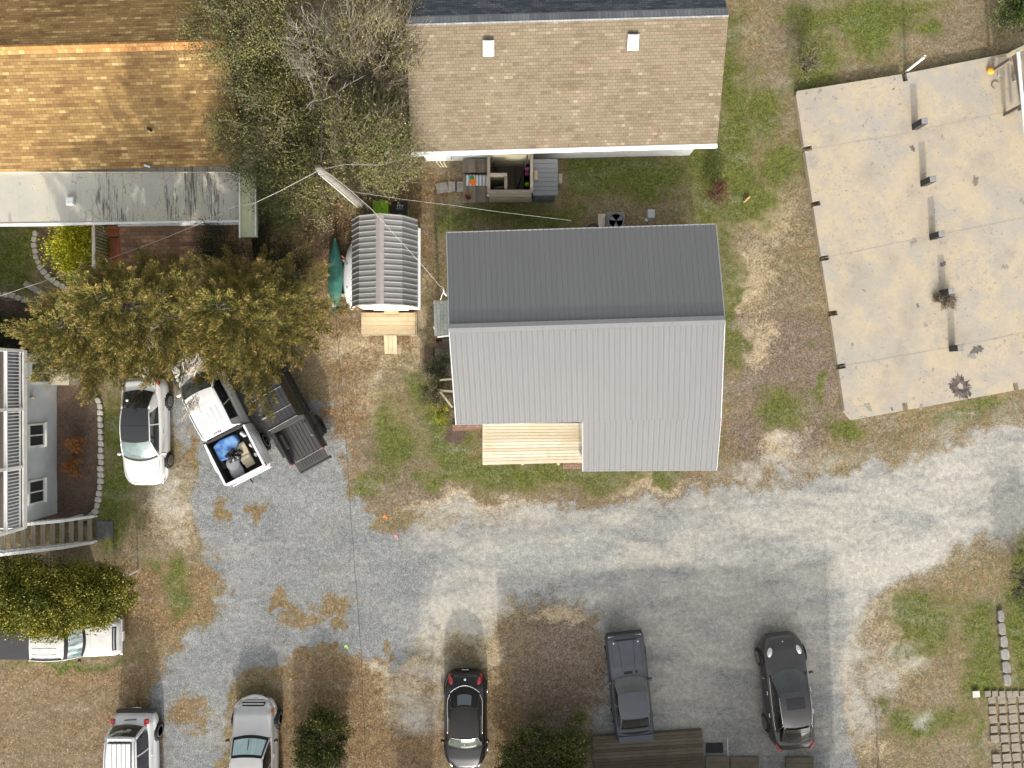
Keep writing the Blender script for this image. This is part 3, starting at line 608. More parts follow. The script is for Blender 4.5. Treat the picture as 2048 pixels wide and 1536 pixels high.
walls('porch_wall', [(-26,6.9),(-10.75,6.75),(-10.75,8.25),(-26,8.25)], -.1, [2.9]*4, M['cream'], org)
MB().face((-10.75,8.3,3.2),(-10.75,15.8,3.2),(-10.75,12.2,4.5)).build('gable_wall', M['cream'], org, world=True)
MB().grid(quadfn(P(238,452,2.75), P(500,449,2.75), P(510,545,2.2), P(245,548,2.2)), 10, 4).build('lower_roof', M['brownroof'], org, world=True)
for x in (-15.5, -13.2, -10.6): MB().beam((x,4.95,0),(x,4.95,2.15),.12).build('porch_post', M['white'], org, world=True)
f = MB().cbox(P(141,402,3.08),(.32,.34,.1)).build('flat_vent', M['trim'], org, world=True, bevel=.02)
MB().cbox(P(141,401,3.18),(.24,.26,.08)).build('vent_cap', M['white'], f, world=True, bevel=.03)
f = MB().cbox(P(304,265,3.62),(.26,.22,.03), rx=.35).build('pipe_boot', M['black'], org, world=True)
MB().tube([P(304,262,3.6), P(304,262,3.6)+Vector((0,0,.3))], .055, 10).build('vent_pipe', M['black'], f, world=True)
o = MB().cbox(P(294,332,3.35),(.25,.08,.05), rz=-.3).build('roof_bracket', M['trim'], org, world=True, bevel=.02)
# entry landing with railing
ld = thing('entry_landing', (-16.2, 5.5, 0), 'red stained wooden entry landing beside the yellow green bush', 'landing')
mb = MB()
for k in range(7): mb.box(-16.68+k*.145, -16.68+k*.145+.136, 4.3, 6.05, 1.50, 1.535)
mb.build('deck_board', M['redwood'], ld, world=True)
mb = MB()
for k in range(3): mb.box(-16.68,-15.7,6.07+.15*k,6.2+.15*k,1.70,1.735)
mb.build('step_board', M['redwood'], ld, world=True)
mb = MB()
for x in (-16.6,-15.75):
    for y in (4.4,5.9): mb.beam((x,y,-.05),(x,y,1.49),.1)
mb.build('post', M['white'], ld, world=True)
rl = thing('landing_railing', (-16.78, 5.6, 1.5), 'white baluster railing along the red stained landing', 'railing')
mb = MB(); mb.beam((-16.78,4.35,2.45),(-16.80,6.6,2.45),.13,.05); mb.beam((-16.86,4.35,2.40),(-16.86,6.55,2.40),.03,.09); mb.build('top_rail', M['cream'], rl, world=True)
for k in range(16): MB().beam((-16.78,4.5+.13*k,1.50),(-16.78,4.5+.13*k,2.42),.035).build('baluster', M['trim'], rl, world=True)
mb = MB(); mb.beam((-16.78,4.33,.0),(-16.78,4.33,2.5),.1); mb.build('end_post', M['white'], rl, world=True)

# ---------------------------------------------------------------- white two storey house (left edge)
wh = thing('white_balcony_house', (-21.5, -2.2, 0), 'pale two storey house with white balcony at the left edge', 'house')
walls('lower_wall', [(-19.86,-5.65),(-19.86,1.25),(-27,1.25),(-27,-5.65)], -.1, [2.55]*4, M['siding'], wh)
walls('upper_wall', [(-21.3,-5.5),(-21.3,1.2),(-27,1.2),(-27,-5.5)], 2.6, [5.2]*4, M['siding'], wh)
MB().slab([(-21.0,-5.9,5.25),(-21.0,1.6,5.25),(-27.5,1.6,5.25),(-27.5,-5.9,5.25)], .15).build('roof', M['concrete'], wh, world=True)
mb = MB()
for k in range(12): mb.box(-21.29+k*.145, -21.29+k*.145+.137, -5.75, 1.3, 2.575, 2.61)
mb.build('balcony_floor', boards('balcony_boards', (.06,.065,.09), (.12,.09,.075), (.05,.09,.05), dirtamt=.5), wh, world=True)
mb = MB(); mb.box(-19.55,-19.50,-5.8,1.35,2.40,2.62); mb.box(-21.3,-19.55,-5.8,-5.75,2.40,2.62); mb.box(-21.3,-19.55,1.30,1.35,2.40,2.62); mb.build('rim_board', M['white'], wh, world=True)
br = thing('balcony_railing', (-19.6, -2.2, 2.6), 'white balcony railing with many slim balusters on the two storey house', 'railing')
mb = MB(); mb.beam((-19.57,-5.8,3.52),(-19.57,1.35,3.52),.13,.045); mb.beam((-19.57,-5.8,2.72),(-19.57,1.35,2.72),.05,.05); mb.beam((-21.2,1.32,3.52),(-19.6,1.32,3.52),.12,.045); mb.beam((-21.2,-5.77,3.52),(-19.6,-5.77,3.52),.12,.045); mb.build('top_rail', M['white'], br, world=True)
for k in range(52):
    y = -5.68+k*.1345; MB().beam((-19.57,y,2.74),(-19.57,y,3.5),.036).build('baluster', M['white'], br, world=True)
for y in (-5.76,-3.3,-1.0,1.32): MB().beam((-19.57,y,2.6),(-19.57,y,5.2),.12).build('post', M['white'], br, world=True)
def win(par, x, y0, y1, z0, z1, m=M['glass']):
    f = MB()
    for (a,b,c,d) in ((y0-.07,y1+.07,z1,z1+.08),(y0-.07,y1+.07,z0-.08,z0),(y0-.07,y0,z0,z1),(y1,y1+.07,z0,z1),((y0+y1)/2-.025,(y0+y1)/2+.025,z0,z1)): f.box(x, x+.06, a, b, c, d)
    f = f.build('window', M['white'], par, world=True)
    MB().box(x+.005, x+.03, y0+.002, y1-.002, z0+.002, z1-.002).build('pane', m, f, world=True)
    MB().box(x, x+.12, y0-.1, y1+.1, z0-.13, z0-.082).build('sill', M['white'], f, world=True)
win(wh, -19.859, -2.55, -1.72, .92, 1.78); win(wh, -19.859, -4.92, -4.05, .92, 1.78)
MB().box(-19.859,-19.80,-.02,1.24,.0,2.5).build('window_panel', plain('panel_white', (.60,.63,.64), .6, .05), wh, world=True)
win(wh, -19.80, .10, .84, .55, 1.75)
MB().box(-19.80,-19.68,-.03,1.0,.32,.38).build('ledge', M['white'], wh, world=True)
MB().lathe([(0,.0),(.05,.0),(.09,.10),(.07,.16),(0,.16)], 12, (-19.85,-.55,1.7), 'X').build('wall_lamp', M['cream'], wh, smooth=True, world=True)
MB().lathe([(0,.0),(.16,.01),(.17,.04),(0,.05)], 16, (-19.62,.15,.45)).build('round_dish', M['cream'], wh, world=True)
mb = MB()
for k in range(5):
    mb.box(-19.9+.0*k,-19.83,-5.6+1.4*k,-5.57+1.4*k,0,2.5)
st = thing('wooden_stair', (-19.6, -6.3, 0), 'outdoor stair of grey weathered treads between white rails at the left edge', 'stair')
for k in range(11):
    x = -18.25-.283*k; z = .17+.185*k
    MB().cbox((x-.115,-6.28,z),(.095,1.02,.04)).cbox((x-.012,-6.28,z),(.095,1.02,.04)).build('tread', M['treadwood'], st, world=True)
mb = MB(); mb.beam((-18.05,-5.74,.05),(-21.3,-5.80,2.15),.05,.26); mb.beam((-18.05,-6.82,.05),(-21.3,-6.84,2.15),.05,.26); mb.build('stringer', M['trim'], st, world=True)
for y, nm in ((-5.72,0),(-6.84,1)):
    MB().beam((-18.75,y,1.28),(-21.4,y-.03,3.0),.12,.05).beam((-18.06,y,.28),(-18.75,y,1.28),.11,.05).build('hand_rail', M['white'], st, world=True)
    for k in range(20):
        x = -18.35-.15*k; z0 = .30+.65*(-18.35-x); MB().beam((x,y,z0-.1),(x,y,min(z0+.78, 3.1) if x < -18.7 else z0+.45),.03).build('baluster', M['trim'], st, world=True)
    MB().beam((-18.75,y,-.05),(-18.75,y,1.3),.1).build('newel_post', M['white'], st, world=True)
o = MB().cbox((-17.75,-6.35,.0),(.72,.76,.05)).build('concrete_pad', plain('dark_pad', (.10,.10,.10), .9, .2), None, bevel=.01); tag(o, 'square dark concrete pad at the foot of the outdoor stair', 'paving slab')
# side entrance beside that house under the cedar
se = thing('side_doorstep', (-19.3, 1.0, 0), 'cream stucco doorstep with dark opening beside the pale house, half under the cedar', 'doorstep')
MB().box(-19.65,-18.85,-.05,.62,-.05,.75).build('block', plain('cream_stucco', (.50,.45,.34), .9, .15, 4), se, world=True)
MB().box(-19.55,-19.15,.62,1.2,-.05,.6).build('opening', M['dark'], se, world=True); MB().box(-19.70,-19.60,.6,1.25,.0,.85).build('jamb', M['cream'], se, world=True); MB().box(-19.14,-18.85,.62,1.2,-.05,.7).build('side_block', M['cream'], se, world=True)

# ---------------------------------------------------------------- barn-roofed garden shed
sd_ = thing('garden_shed', (-5.23, 4.95, 0), 'white garden shed with grey ribbed barn style roof beside the kayaks', 'shed')
cx = -5.22; prof = [(-1.36,1.78),(-.90,2.56),(0,2.92),(.84,2.60),(1.34,1.84)]; Y0, Y1 = 3.17, 6.74
t = NT('shed_roof_metal'); v = t.coord('UV'); col = t.mix(1.0, (.235,.23,.225), t.mr(t.noise(v, .8, 5), .3, .7, .82, 1.12), 'MULTIPLY'); SHM = t.done(col, .5, .15, .4)
for i in range(4):
    (xa, za), (xb, zb) = prof[i], prof[i+1]
    ribbed_roof('roof_panel', quadfn((cx+xa,Y0,za),(cx+xa,Y1,za),(cx+xb,Y1,zb),(cx+xb,Y0,zb)), 16, SHM, sd_, .028, .034, 0)
mb = MB(); mb.face((cx-.16,Y0,2.90),(cx,Y0,2.975),(cx,Y1,2.975),(cx-.16,Y1,2.90)); mb.face((cx,Y0,2.975),(cx+.16,Y0,2.90),(cx+.16,Y1,2.90),(cx,Y1,2.975))
mb.build('ridge_cap', plain('cap_metal', (.36,.33,.31), .5, .08, 3, metal=.3), sd_, world=True, solid=.01)
pw = [(-1.22,0),(-1.22,1.85),(-.82,2.5),(0,2.84),(.78,2.52),(1.22,1.86),(1.22,0)]
for y, nm in ((Y0+.06,'front_wall'),(Y1-.08,'back_wall')):
    mb = MB(); n = len(pw); A_ = [mb.av((cx+a,y,b)) for a,b in pw]; B_ = [mb.av((cx+a,y+.05,b)) for a,b in pw]
    mb.f.append(A_); mb.f.append(B_[::-1])
    for i in range(n): j = (i+1)%n; mb.f.append([A_[i],B_[i],B_[j],A_[j]])
    mb.build(nm, M['white'], sd_, world=True)
for s in (-1,1): MB().box(cx+s*1.22-.02, cx+s*1.22+.02, Y0+.08, Y1-.1, 0, 1.86).build('side_wall', M['white'], sd_, world=True)
MB().box(cx+1.36, cx+1.46, Y0-.02, Y1-.35, 1.70, 1.80).build('gutter', M['trim'], sd_, world=True)
dr = MB().box(cx-.75,cx+.75,Y0+.01,Y0+.045,.1,2.0).build('double_door', plain('door_white', (.78,.77,.72), .5, .05), sd_, world=True, bevel=.01)
MB().box(cx-.02,cx+.02,Y0-.02,Y0+.01,.1,2.0).build('door_seam', M['trim'], dr, world=True)
MB().box(cx-.3,cx+.33,Y0-.14,Y0+.0,.27,.33).build('threshold', M['pine2'], sd_, world=True)
pf = thing('shed_platform', (-5.4, 2.6, 0), 'low pale wooden platform in front of the garden shed door', 'platform')
mb = MB()
for k in range(5): mb.box(-6.52,-4.18,2.16+k*.187,2.16+k*.187+.180,.20,.24)
mb.build('board', M['pine2'], pf, world=True)
mb = MB(); mb.box(-6.5,-4.12,2.12,2.155,-.03,.19); mb.box(-4.16,-4.12,2.16,3.05,-.03,.19); mb.box(-6.5,-6.46,2.16,3.05,-.03,.19); mb.build('skirt', M['fencewood'], pf, world=True)
rp = thing('shed_ramp', (-5.3, 1.7, 0), 'short plank ramp leading down from the shed platform', 'ramp')
mb = MB()
for k in range(3): mb.beam((-5.46+k*.185,1.32,.0),(-5.46+k*.185,2.11,.18),.178,.035)
mb.build('plank', boards('ramp_pine', (.46,.36,.22), (.55,.45,.30)), rp, world=True)

# ---------------------------------------------------------------- front deck, steps and side bits of the centre house
fd = thing('pine_deck', (.95, -2.6, 0), 'bright new pine board deck at the front corner of the metal roofed house', 'deck')
p0 = P(965,847,.5); p1 = P(1166,846,.5); p2 = P(1165,924,.5); p3 = P(965,929,.5)
mb = MB(); nb = 13
for k in range(nb):
    a = k/nb+.004; b = (k+1)/nb-.004; mb.slab([p3.lerp(p0,a), p2.lerp(p1,a), p2.lerp(p1,b), p3.lerp(p0,b)], .035)
mb.build('board', M['pine'], fd, world=True)
mb = MB(); mb.beam(p3+Vector((0,.0,-.1)), p2+Vector((0,.0,-.1)), .04, .18); mb.beam(p3+Vector((.02,0,-.1)), p0+Vector((.02,0,-.1)), .04, .18)
mb.build('rim_board', M['pine'], fd, world=True)
for x in (971,1045,1117): MB().beam(P(x,927,.4)*Vector((1,1,0)).length*0+P(x,928,.35), P(x,928,.35)-Vector((0,0,.4)), .1).build('post', M['pine'], fd, world=True)
for pts, lb in (([(905,849),(964,848),(964,860),(905,862)],'red brick paving strip left of the pine deck'),([(1125,924),(1165,923),(1165,937),(1125,938)],'red brick paving patch at the right corner of the pine deck')):
    o = MB().prism([tuple(P(a,b))[:2] for a,b in pts][::-1], -.05, .05).build('brick_paving', M['brickp'], None); tag(o, lb, 'paving')
sp_ = thing('side_steps', (-2.9, 1.2, 0), 'weathered wooden side landing and steps on the west side of the metal roofed house', 'steps')
mb = MB()
for k in range(11): mb.box(-3.0,-2.3,.35+k*.145,.35+k*.145+.135,.5,.54)
mb.build('landing_board', M['deckold'], sp_, world=True)
mb = MB()
for k in range(6): mb.box(-3.33,-3.03,.95+k*.145,.95+k*.145+.135,.25,.29)
mb.build('step_board', M['deckold'], sp_, world=True)
MB().box(-3.0,-2.3,.4,1.9,-.05,.48).build('base', M['deckdark'], sp_, world=True)
o = MB().box(-3.82,-3.42,.9,1.6,-.04,.06).build('rubber_mat', plain('brown_mat', (.11,.075,.055), .95, .2), None, bevel=.01); tag(o, 'square brown mat on the ground beside the weathered side steps', 'mat')
o = MB().lathe([(0,.02),(.10,.02),(.15,.30),(.17,.34),(.14,.34),(.12,.2),(0,.2)], 18, (-3.13,1.87,0)).build('flower_pot', M['pot'], None, smooth=True); tag(o, 'round terracotta flower pot beneath the grey green awning', 'flower pot')
tr = thing('garden_trellis', (-2.7, -.4, 0), 'weathered white wooden trellis frame overgrown by vines at the west wall', 'trellis')
mb = MB(); mb.beam(P(881,760,1.2),P(908,758,1.2),.07,.05); mb.beam(P(877,781,1.2),P(908,783,1.2),.09,.06); mb.beam(P(877,779,1.2),P(905,815,1.2),.08,.06)
mb.build('bar', M['fencewood'], tr, world=True)
for a,b in ((881,760),(878,781),(904,813)):
    q = P(a,b,1.2); MB().beam((q.x,q.y,-.05),(q.x,q.y,1.2),.07).build('post', M['fencewood'], tr, world=True)
# air conditioner
ac = thing('air_conditioner', (4.3, 6.75, 0), 'grey air conditioner unit with round fan behind the metal roofed house', 'air conditioner')
ax, ay = 4.42, 6.93
MB().cbox((ax-.15,ay+.02,.03),(1.05,.9,.1)).build('pad', M['cream'], ac, world=True)
MB().cbox((ax,ay,.42),(.78,.78,.68)).build('cabinet', plain('ac_grey', (.17,.175,.185), .5, .06, metal=.2), ac, world=True, bevel=.06)
mb = MB().lathe([(.36,0),(.36,.05),(.31,.05),(.29,-.0)], 28, (ax,ay,.77)); mb.build('fan_ring', plain('ring_grey', (.15,.155,.16), .5), ac, world=True, smooth=True)
MB().lathe([(0,0),(.30,0)], 28, (ax,ay,.772)).build('fan_well', M['dark'], ac, world=True)
mb = MB()
for k in range(3):
    a = k*2.094+.5; mb.face((ax,ay,.79),(ax+.28*math.cos(a-.38),ay+.28*math.sin(a-.38),.785),(ax+.29*math.cos(a),ay+.29*math.sin(a),.795),(ax+.28*math.cos(a+.38),ay+.28*math.sin(a+.38),.81))
mb.build('fan_blade', plain('blade_grey', (.16,.16,.165), .5), ac, world=True, solid=.005)
MB().lathe([(0,0),(.06,0),(.05,.04),(0,.05)], 12, (ax,ay,.80)).build('hub', M['black'], ac, world=True)
o = thing('meter_pedestal', (5.85, 7.1, 0), 'small grey utility box on a post behind the metal roofed house', 'utility box')
MB().cbox((5.87,7.18,.85),(.30,.36,.4)).build('box', M['steel'], o, world=True, bevel=.02); MB().beam((5.87,7.0,-.05),(5.87,7.0,.66),.09).build('post', M['concrete'], o, world=True); MB().lathe([(0,0),(.06,0),(.06,.1),(0,.12)],10,(5.72,6.98,.7)).build('meter', M['trim'], o, world=True)
mb = MB()
for k in range(3): mb.tube([(3.55+(.30-.03*k)*math.cos(a), 6.72+(.26-.03*k)*math.sin(a), .05+.035*k) for a in [i*math.pi/9 for i in range(19)]], .02, 6, False)
o = mb.build('garden_hose', plain('dark_hose', (.035,.02,.025), .5), None, smooth=True); tag(o, 'dark coiled hose beside the air conditioner', 'hose')
# off-frame house to the south, and two outbuildings added to cast shadows into frame
def block_house(nm, x0, x1, y0, y1, h, lb, rise=1.2, rz=0):
    o = thing(nm, ((x0+x1)/2, (y0+y1)/2, 0), lb, 'house', rz); w_ = (x1-x0)/2; d_ = (y1-y0)/2
    MB().box(-w_+.25,w_-.25,-d_+.3,d_-.3,-.1,h-.1).build('wall', M['cream'], o)
    mb = MB(); mb.slab([(-w_,d_,h),(-w_,0,h+rise),(w_,0,h+rise),(w_,d_,h)][::-1], .1); mb.slab([(-w_,-d_,h),(w_,-d_,h),(w_,0,h+rise),(-w_,0,h+rise)], .1); mb.build('roof', M['greyroof'], o)
    MB().box(-.5,.5,d_-.32,d_-.26,0,2.1).build('door', M['white'], o)
    return o
tn = math.tan(SUN_EL)
def nb(px0, px1, pytop, h, depth, nm, lb, rise=.8, rz=0):
    L = h/tn; c0 = P(px0, pytop); c1 = P(px1, pytop); y1 = c0.y-L*math.cos(TILT)+0; sx = L*math.sin(TILT)
    return block_house(nm, c0.x+sx, c1.x+sx, y1-depth, y1, h, lb, rise, rz)
nb(1000, 1662, 1138, 4.2, 8, 'neighbour_house', 'cream house with slate roof standing south of the parked dark sedan', 1.2, math.radians(2.5))
nb(780, 868, 1300, 3.6, 4, 'shadow_caster', 'unseen narrow cream outbuilding added to cast shadow, south of the black coupe', .4)
nb(588, 695, 1300, 3.6, 4, 'shadow_caster', 'unseen wide cream outbuilding added to cast shadow, south of the dark green bush', .4)
# ---------------------------------------------------------------- vehicles (local: +Y front, +X right side)
def paint(name, c, metal=.3, rough=.35, coat=.8, var=.05):
    t = NT(name); v = t.coord('Object'); col = t.mix(1.0, c, t.mr(t.noise(v, 2.5, 5), .3, .7, 1-var, 1+var), 'MULTIPLY')
    r = t.mr(t.noise(v, 6, 5), .3, .7, rough*.97, rough*1.03); return t.done(col, r, metal, .5, coat, .12)
V = dict(
 tyre=plain('tyre_rubber', (.02,.02,.02), .85, .2, 8), rim=plain('alloy_rim', (.45,.45,.46), .3, .1, metal=.8), seam=plain('panel_gap', (.012,.012,.012), .7, .1),
 chrome=NT('chrome').done((.8,.8,.8), .18, 1.0), red=NT('red_lens').done((.45,.008,.012), .2, 0, .6, 1), lens=NT('clear_lens').done((.62,.65,.66), .15, .2, .7, 1),
 amber=NT('amber_lens').done((.7,.16,.01), .25, 0, .6, 1), plate=plain('plate', (.65,.65,.65), .5), under=plain('underbody', (.012,.012,.012), .9))
def vglass(name, c=(.02,.024,.026), c2=None, stripes=0, rough=.03):
    t = NT(name); v = t.coord('Object')
    if c2:
        f = t.mr(t.noise(t.map(v, (3.5, .8, 1)), 1.2, 3), .40, .60) if stripes else t.mr(t.noise(v, 1.5, 4), .42, .62)
        c = t.mix(f, c, c2)
    return t.done(c, rough, 0, .6, .5, .03)
def sm(a, k):
    for _ in range(k): a = np.concatenate([[a[0]], (a[:-2]+2*a[1:-1]+a[2:])/4, [a[-1]]])
    return a
class Body:
    """lofted shell: keys (y, half width, top z, bottom z) from rear to front"""
    def __init__(s, keys, crown=.05, rnd=(.45,.45), endw=(.72,.72), p=2.4, sq=1.0, arches=(), shoulder=.12, smooth=6):
        k = np.array(keys, float); s.y0, s.y1 = k[0,0], k[-1,0]; N = 110
        u = np.linspace(0, math.pi, N); s.ys = (s.y0+s.y1)/2-(s.y1-s.y0)/2*np.cos(u)*1.0
        s.ys = .5*s.ys+.5*np.linspace(s.y0, s.y1, N)
        s.w = sm(np.interp(s.ys, k[:,0], k[:,1]), smooth); s.zt = sm(np.interp(s.ys, k[:,0], k[:,2]), smooth); s.zb = sm(np.interp(s.ys, k[:,0], k[:,3]), smooth)
        for e, (yy, sg) in enumerate(((s.y0,1),(s.y1,-1))):
            d = (s.ys-yy)*sg; q = np.clip(1-d/rnd[e], 0, 1); s.w = s.w*(endw[e]+(1-endw[e])*(1-q**p)**(1/p))
            q2 = np.clip(1-d/.16, 0, 1); s.zt = s.zt-.10*q2**2
        s.crown = crown; s.arches = arches; s.sh = shoulder
        h = shoulder
        s.sec = [(0,0),(.25,0),(.5,0),(.68,0),(.78,-.015),(.84,-.04),(.885,-h*.6),(.912,-h),(.938,-h*1.9),(.962,-h*2.8),(.992,None,.50),(1.0,None,.33),(.995,None,.15),(.965,None,0)]
    def cs(s, y):
        w = np.interp(y, s.ys, s.w); zt = np.interp(y, s.ys, s.zt); zb = np.interp(y, s.ys, s.zb); out = []
        hh = min(1.0, (zt-zb)/.5)
        for q in s.sec:
            if q[1] is not None: z = zt+q[1]*hh+s.crown*(1-q[0]**2)
            else: z = zb+(zt-zb)*q[2]
            out.append((w*1.03*q[0], z))
        for i in range(len(out)-1, 0, -1): pass
        o2 = [out[0]]
        for x_, z_ in out[1:]: o2.append((x_, min(z_, o2[-1][1]-(0.0005 if x_ > w*.8 else 0)) if x_ > w*.80 else z_))
        return o2
    def surf(s, x, y):
        c = s.cs(y); xs = [a[0] for a in c[:9]]; zs = [a[1] for a in c[:9]]; return float(np.interp(abs(x), xs, zs))
    def half(s, y): return float(np.interp(y, s.ys, s.w))*.955
    def mesh(s, name, m, parent):
        mb = MB(); rows = []
        for y in s.ys:
            c = s.cs(y); pts = [(-a, y, b) for a, b in c[::-1]]+[(a, y, b) for a, b in c[1:]]; rows.append([mb.av(p) for p in pts])
        n = len(rows[0])
        for j in range(len(rows)-1):
            for i in range(n-1):
                vs = [rows[j][i], rows[j][i+1], rows[j+1][i+1], rows[j+1][i]]; c = sum((Vector(mb.v[k]) for k in vs), Vector())/4
                if any((c.y-ay)**2+(c.z-az)**2 < ar**2 and abs(c.x) > s.half(c.y)*.82 for ay, az, ar in s.arches): continue
                mb.f.append(vs)
        mb.f.append(rows[0][::-1]); mb.f.append(rows[-1])
        return mb.build(name, m, parent, smooth=True)
def decal(b, pts, m, name, parent, dz=.008, th=0, n=5, smooth=True):   # four-corner patch laid on the body
    p = [Vector((x, y, 0)) for x, y in pts]
    def fn(u, v):
        q = (p[0]*(1-u)+p[1]*u)*(1-v)+(p[3]*(1-u)+p[2]*u)*v; return Vector((q.x, q.y, b.surf(q.x, q.y)+dz+th*(16*u*(1-u)*v*(1-v))))
    return MB().grid(fn, n, n).build(name, m, parent, smooth=smooth)
def oval(b, cx, cy, rx, ry, rot, m, name, parent, th=.05):
    mb = MB(); c = math.cos(rot); s = math.sin(rot); rings = []
    for k in range(5):
        r = 1-k/4; rings.append([])
        for i in range(16):
            a = i*math.pi/8; u = rx*r*math.cos(a); v = ry*r*math.sin(a); x = cx+u*c-v*s; y = cy+u*s+v*c
            rings[-1].append(mb.av((x, y, b.surf(x, y)+.004+th*(1-r*r))))
    for k in range(4):
        for i in range(16): j = (i+1) % 16; mb.f.append([rings[k][i], rings[k][j], rings[k+1][j], rings[k+1][i]])
    return mb.build(name, m, parent, smooth=True)
def seam(b, pts, parent, wd=.012, name='panel_seam', m=None, dz=.004, mirror=True):
    mb = MB()
    for sg in ((1,-1) if mirror else (1,)):
        P_ = []
        for k in range(len(pts)-1):
            for t_ in np.linspace(0, 1, 7)[:-1]: P_.append((sg*(pts[k][0]*(1-t_)+pts[k+1][0]*t_), pts[k][1]*(1-t_)+pts[k+1][1]*t_))
        P_.append((sg*pts[-1][0], pts[-1][1])); L = []
        for k, (x, y) in enumerate(P_):
            a = P_[max(k-1,0)]; c = P_[min(k+1,len(P_)-1)]; d = Vector((c[0]-a[0], c[1]-a[1], 0)).normalized(); nn = Vector((-d.y, d.x, 0))*wd/2
            L.append((mb.av((x+nn.x, y+nn.y, b.surf(x+nn.x, y+nn.y)+dz)), mb.av((x-nn.x, y-nn.y, b.surf(x-nn.x, y-nn.y)+dz))))
        for k in range(len(L)-1): mb.f.append([L[k][0], L[k][1], L[k+1][1], L[k+1][0]])
    return mb.build(name, m or V['seam'], parent, smooth=True)
def wheels(parent, tx, ys, r=.33, wd=.23, rim=None):
    for y in ys:
        for sg in (1,-1):
            w_ = MB().lathe([(r*.62,0),(r*.9,0),(r,.03),(r,wd-.03),(r*.9,wd),(r*.62,wd)], 28, (sg*tx-(wd if sg > 0 else 0), y, r), 'X').build('wheel', V['tyre'], parent, smooth=True)
            x = sg*(tx+.010); mb = MB()
            mb.lathe([(0,0),(r*.6,0)], 24, (sg*(tx+.002), y, r), 'X'); mb.build('brake_disc', V['under'], w_)
            mb = MB().lathe([(r*.56,-.012),(r*.64,-.012),(r*.64,.012),(r*.56,.012),(r*.56,-.012)], 24, (x-sg*.012, y, r), 'X')
            for k in range(8):
                a = k*math.pi/4; mb.beam((x-sg*.02, y, r), (x-sg*.02, y+r*.6*math.cos(a), r+r*.6*math.sin(a)), .045, .02, up=(1,0,0))
            mb.lathe([(0,0),(.06,0)], 12, (x, y, r), 'X'); mb.build('rim', rim or V['rim'], w_)
class Green:
    """greenhouse: front base yb, front top yt, rear top yrt, rear base yrb; half widths at base wb(y) and roof"""
    def __init__(s, b, ybf, ytf, ytr, ybr, wtf, wtr, zr, zrr=None, bowf=.16, bowr=.10, bowtf=.07, bowtr=.05, crown=.04, wbf=.88, ins=.07, wbr=.8, zrf=None):
        s.b = b; s.__dict__.update(ybf=ybf, ytf=ytf, ytr=ytr, ybr=ybr, wtf=wtf, wtr=wtr, zr=zr, zrr=zrr or zr, zrf=zrf or zr-.03, bowf=bowf, bowr=bowr, bowtf=bowtf, bowtr=bowtr, crown=crown, ins=ins, wbf=wbf*b.half(ybf), wbr=wbr*b.half(ybr))
    def top(s, u, v):       # u -1..1, v 0 front .. 1 rear
        yf = s.ytf-s.bowtf*u*u; yr = s.ytr+s.bowtr*u*u; y = yf*(1-v)+yr*v
        w = s.wtf*(1-v)+s.wtr*v+.03*math.sin(math.pi*v); z = s.zrf*(1-v)**2+s.zr*2*v*(1-v)+s.zrr*v*v
        z = s.zrf*(1-v)+s.zrr*v+(s.zr-(s.zrf+s.zrr)/2)*4*v*(1-v)*1.0
        return Vector((u*w, y, z+s.crown*(1-u*u)))
    def bf(s, u): x = u*s.wbf; y = s.ybf-s.bowf*u*u; return Vector((x, y, s.b.surf(x, y)+.012))
    def br(s, u): x = u*s.wbr; y = s.ybr+s.bowr*u*u; return Vector((x, y, s.b.surf(x, y)+.012))
    def side(s, v, sg):
        y = (s.ybf-s.bowf)*(1-v)+(s.ybr+s.bowr)*v; w = s.b.half(y)-s.ins; e = abs(2*v-1)**5; w = w*(1-e)+(s.wbf if v < .5 else s.wbr)*e
        return Vector((sg*w, y, s.b.surf(w, y)+.012))
    def roof(s, m, parent, name='roof', v0=0, v1=1, dz=0, u0=-1, u1=1):
        return MB().grid(lambda a, c: s.top(u0+(u1-u0)*a, v0+(v1-v0)*c)+Vector((0,0,dz)), 14, 16).build(name, m, parent, smooth=True)
    def shield(s, m, parent, name='windshield', rear=False, a=-1, c=1, f0=0, f1=1, dz=0, bulge=.03):
        B = s.br if rear else s.bf; k = 1 if rear else 0
        def fn(u, v):
            U = a+(c-a)*u; v = f0+(f1-f0)*v; q = B(U).lerp(s.top(U, k), v); return q+Vector((0, (1 if not rear else -1)*bulge*math.sin(math.pi*v)*.5, bulge*math.sin(math.pi*v)+dz))
        return MB().grid(fn, 12, 6).build(name, m, parent, smooth=True)
    def sidepanel(s, m, parent, name, sg, vb, vt, h=(0,1), out=0):
        def fn(u, v):
            p = s.side(vb[0]*(1-u)+vb[1]*u, sg); q = s.top(sg, vt[0]*(1-u)+vt[1]*u); r = p.lerp(q, h[0]+(h[1]-h[0])*v); return r+Vector((sg*(out+.02*math.sin(math.pi*(h[0]+(h[1]-h[0])*v))), 0, out))
        return MB().grid(fn, 10, 5).build(name, m, parent, smooth=True)
    def pillars(s, m, parent, r=.028, bs=(.5,)):
        for sg in (-1,1):
            MB().tube([s.bf(sg).lerp(s.top(sg,0), k/5)+Vector((0,0,.03*math.sin(math.pi*k/5))) for k in range(6)], r, 6).build('front_pillar', m, parent, smooth=True)
            MB().tube([s.br(sg).lerp(s.top(sg,1), k/5)+Vector((0,0,.03*math.sin(math.pi*k/5))) for k in range(6)], r*1.3, 6).build('rear_pillar', m, parent, smooth=True)
            MB().tube([s.top(sg, k/12) for k in range(13)], r*.8, 6).build('roof_rail', m, parent, smooth=True)
            for q in bs: s.sidepanel(m, parent, 'door_pillar', sg, (q-.012,q+.012), (q-.02,q+.005), out=.006)
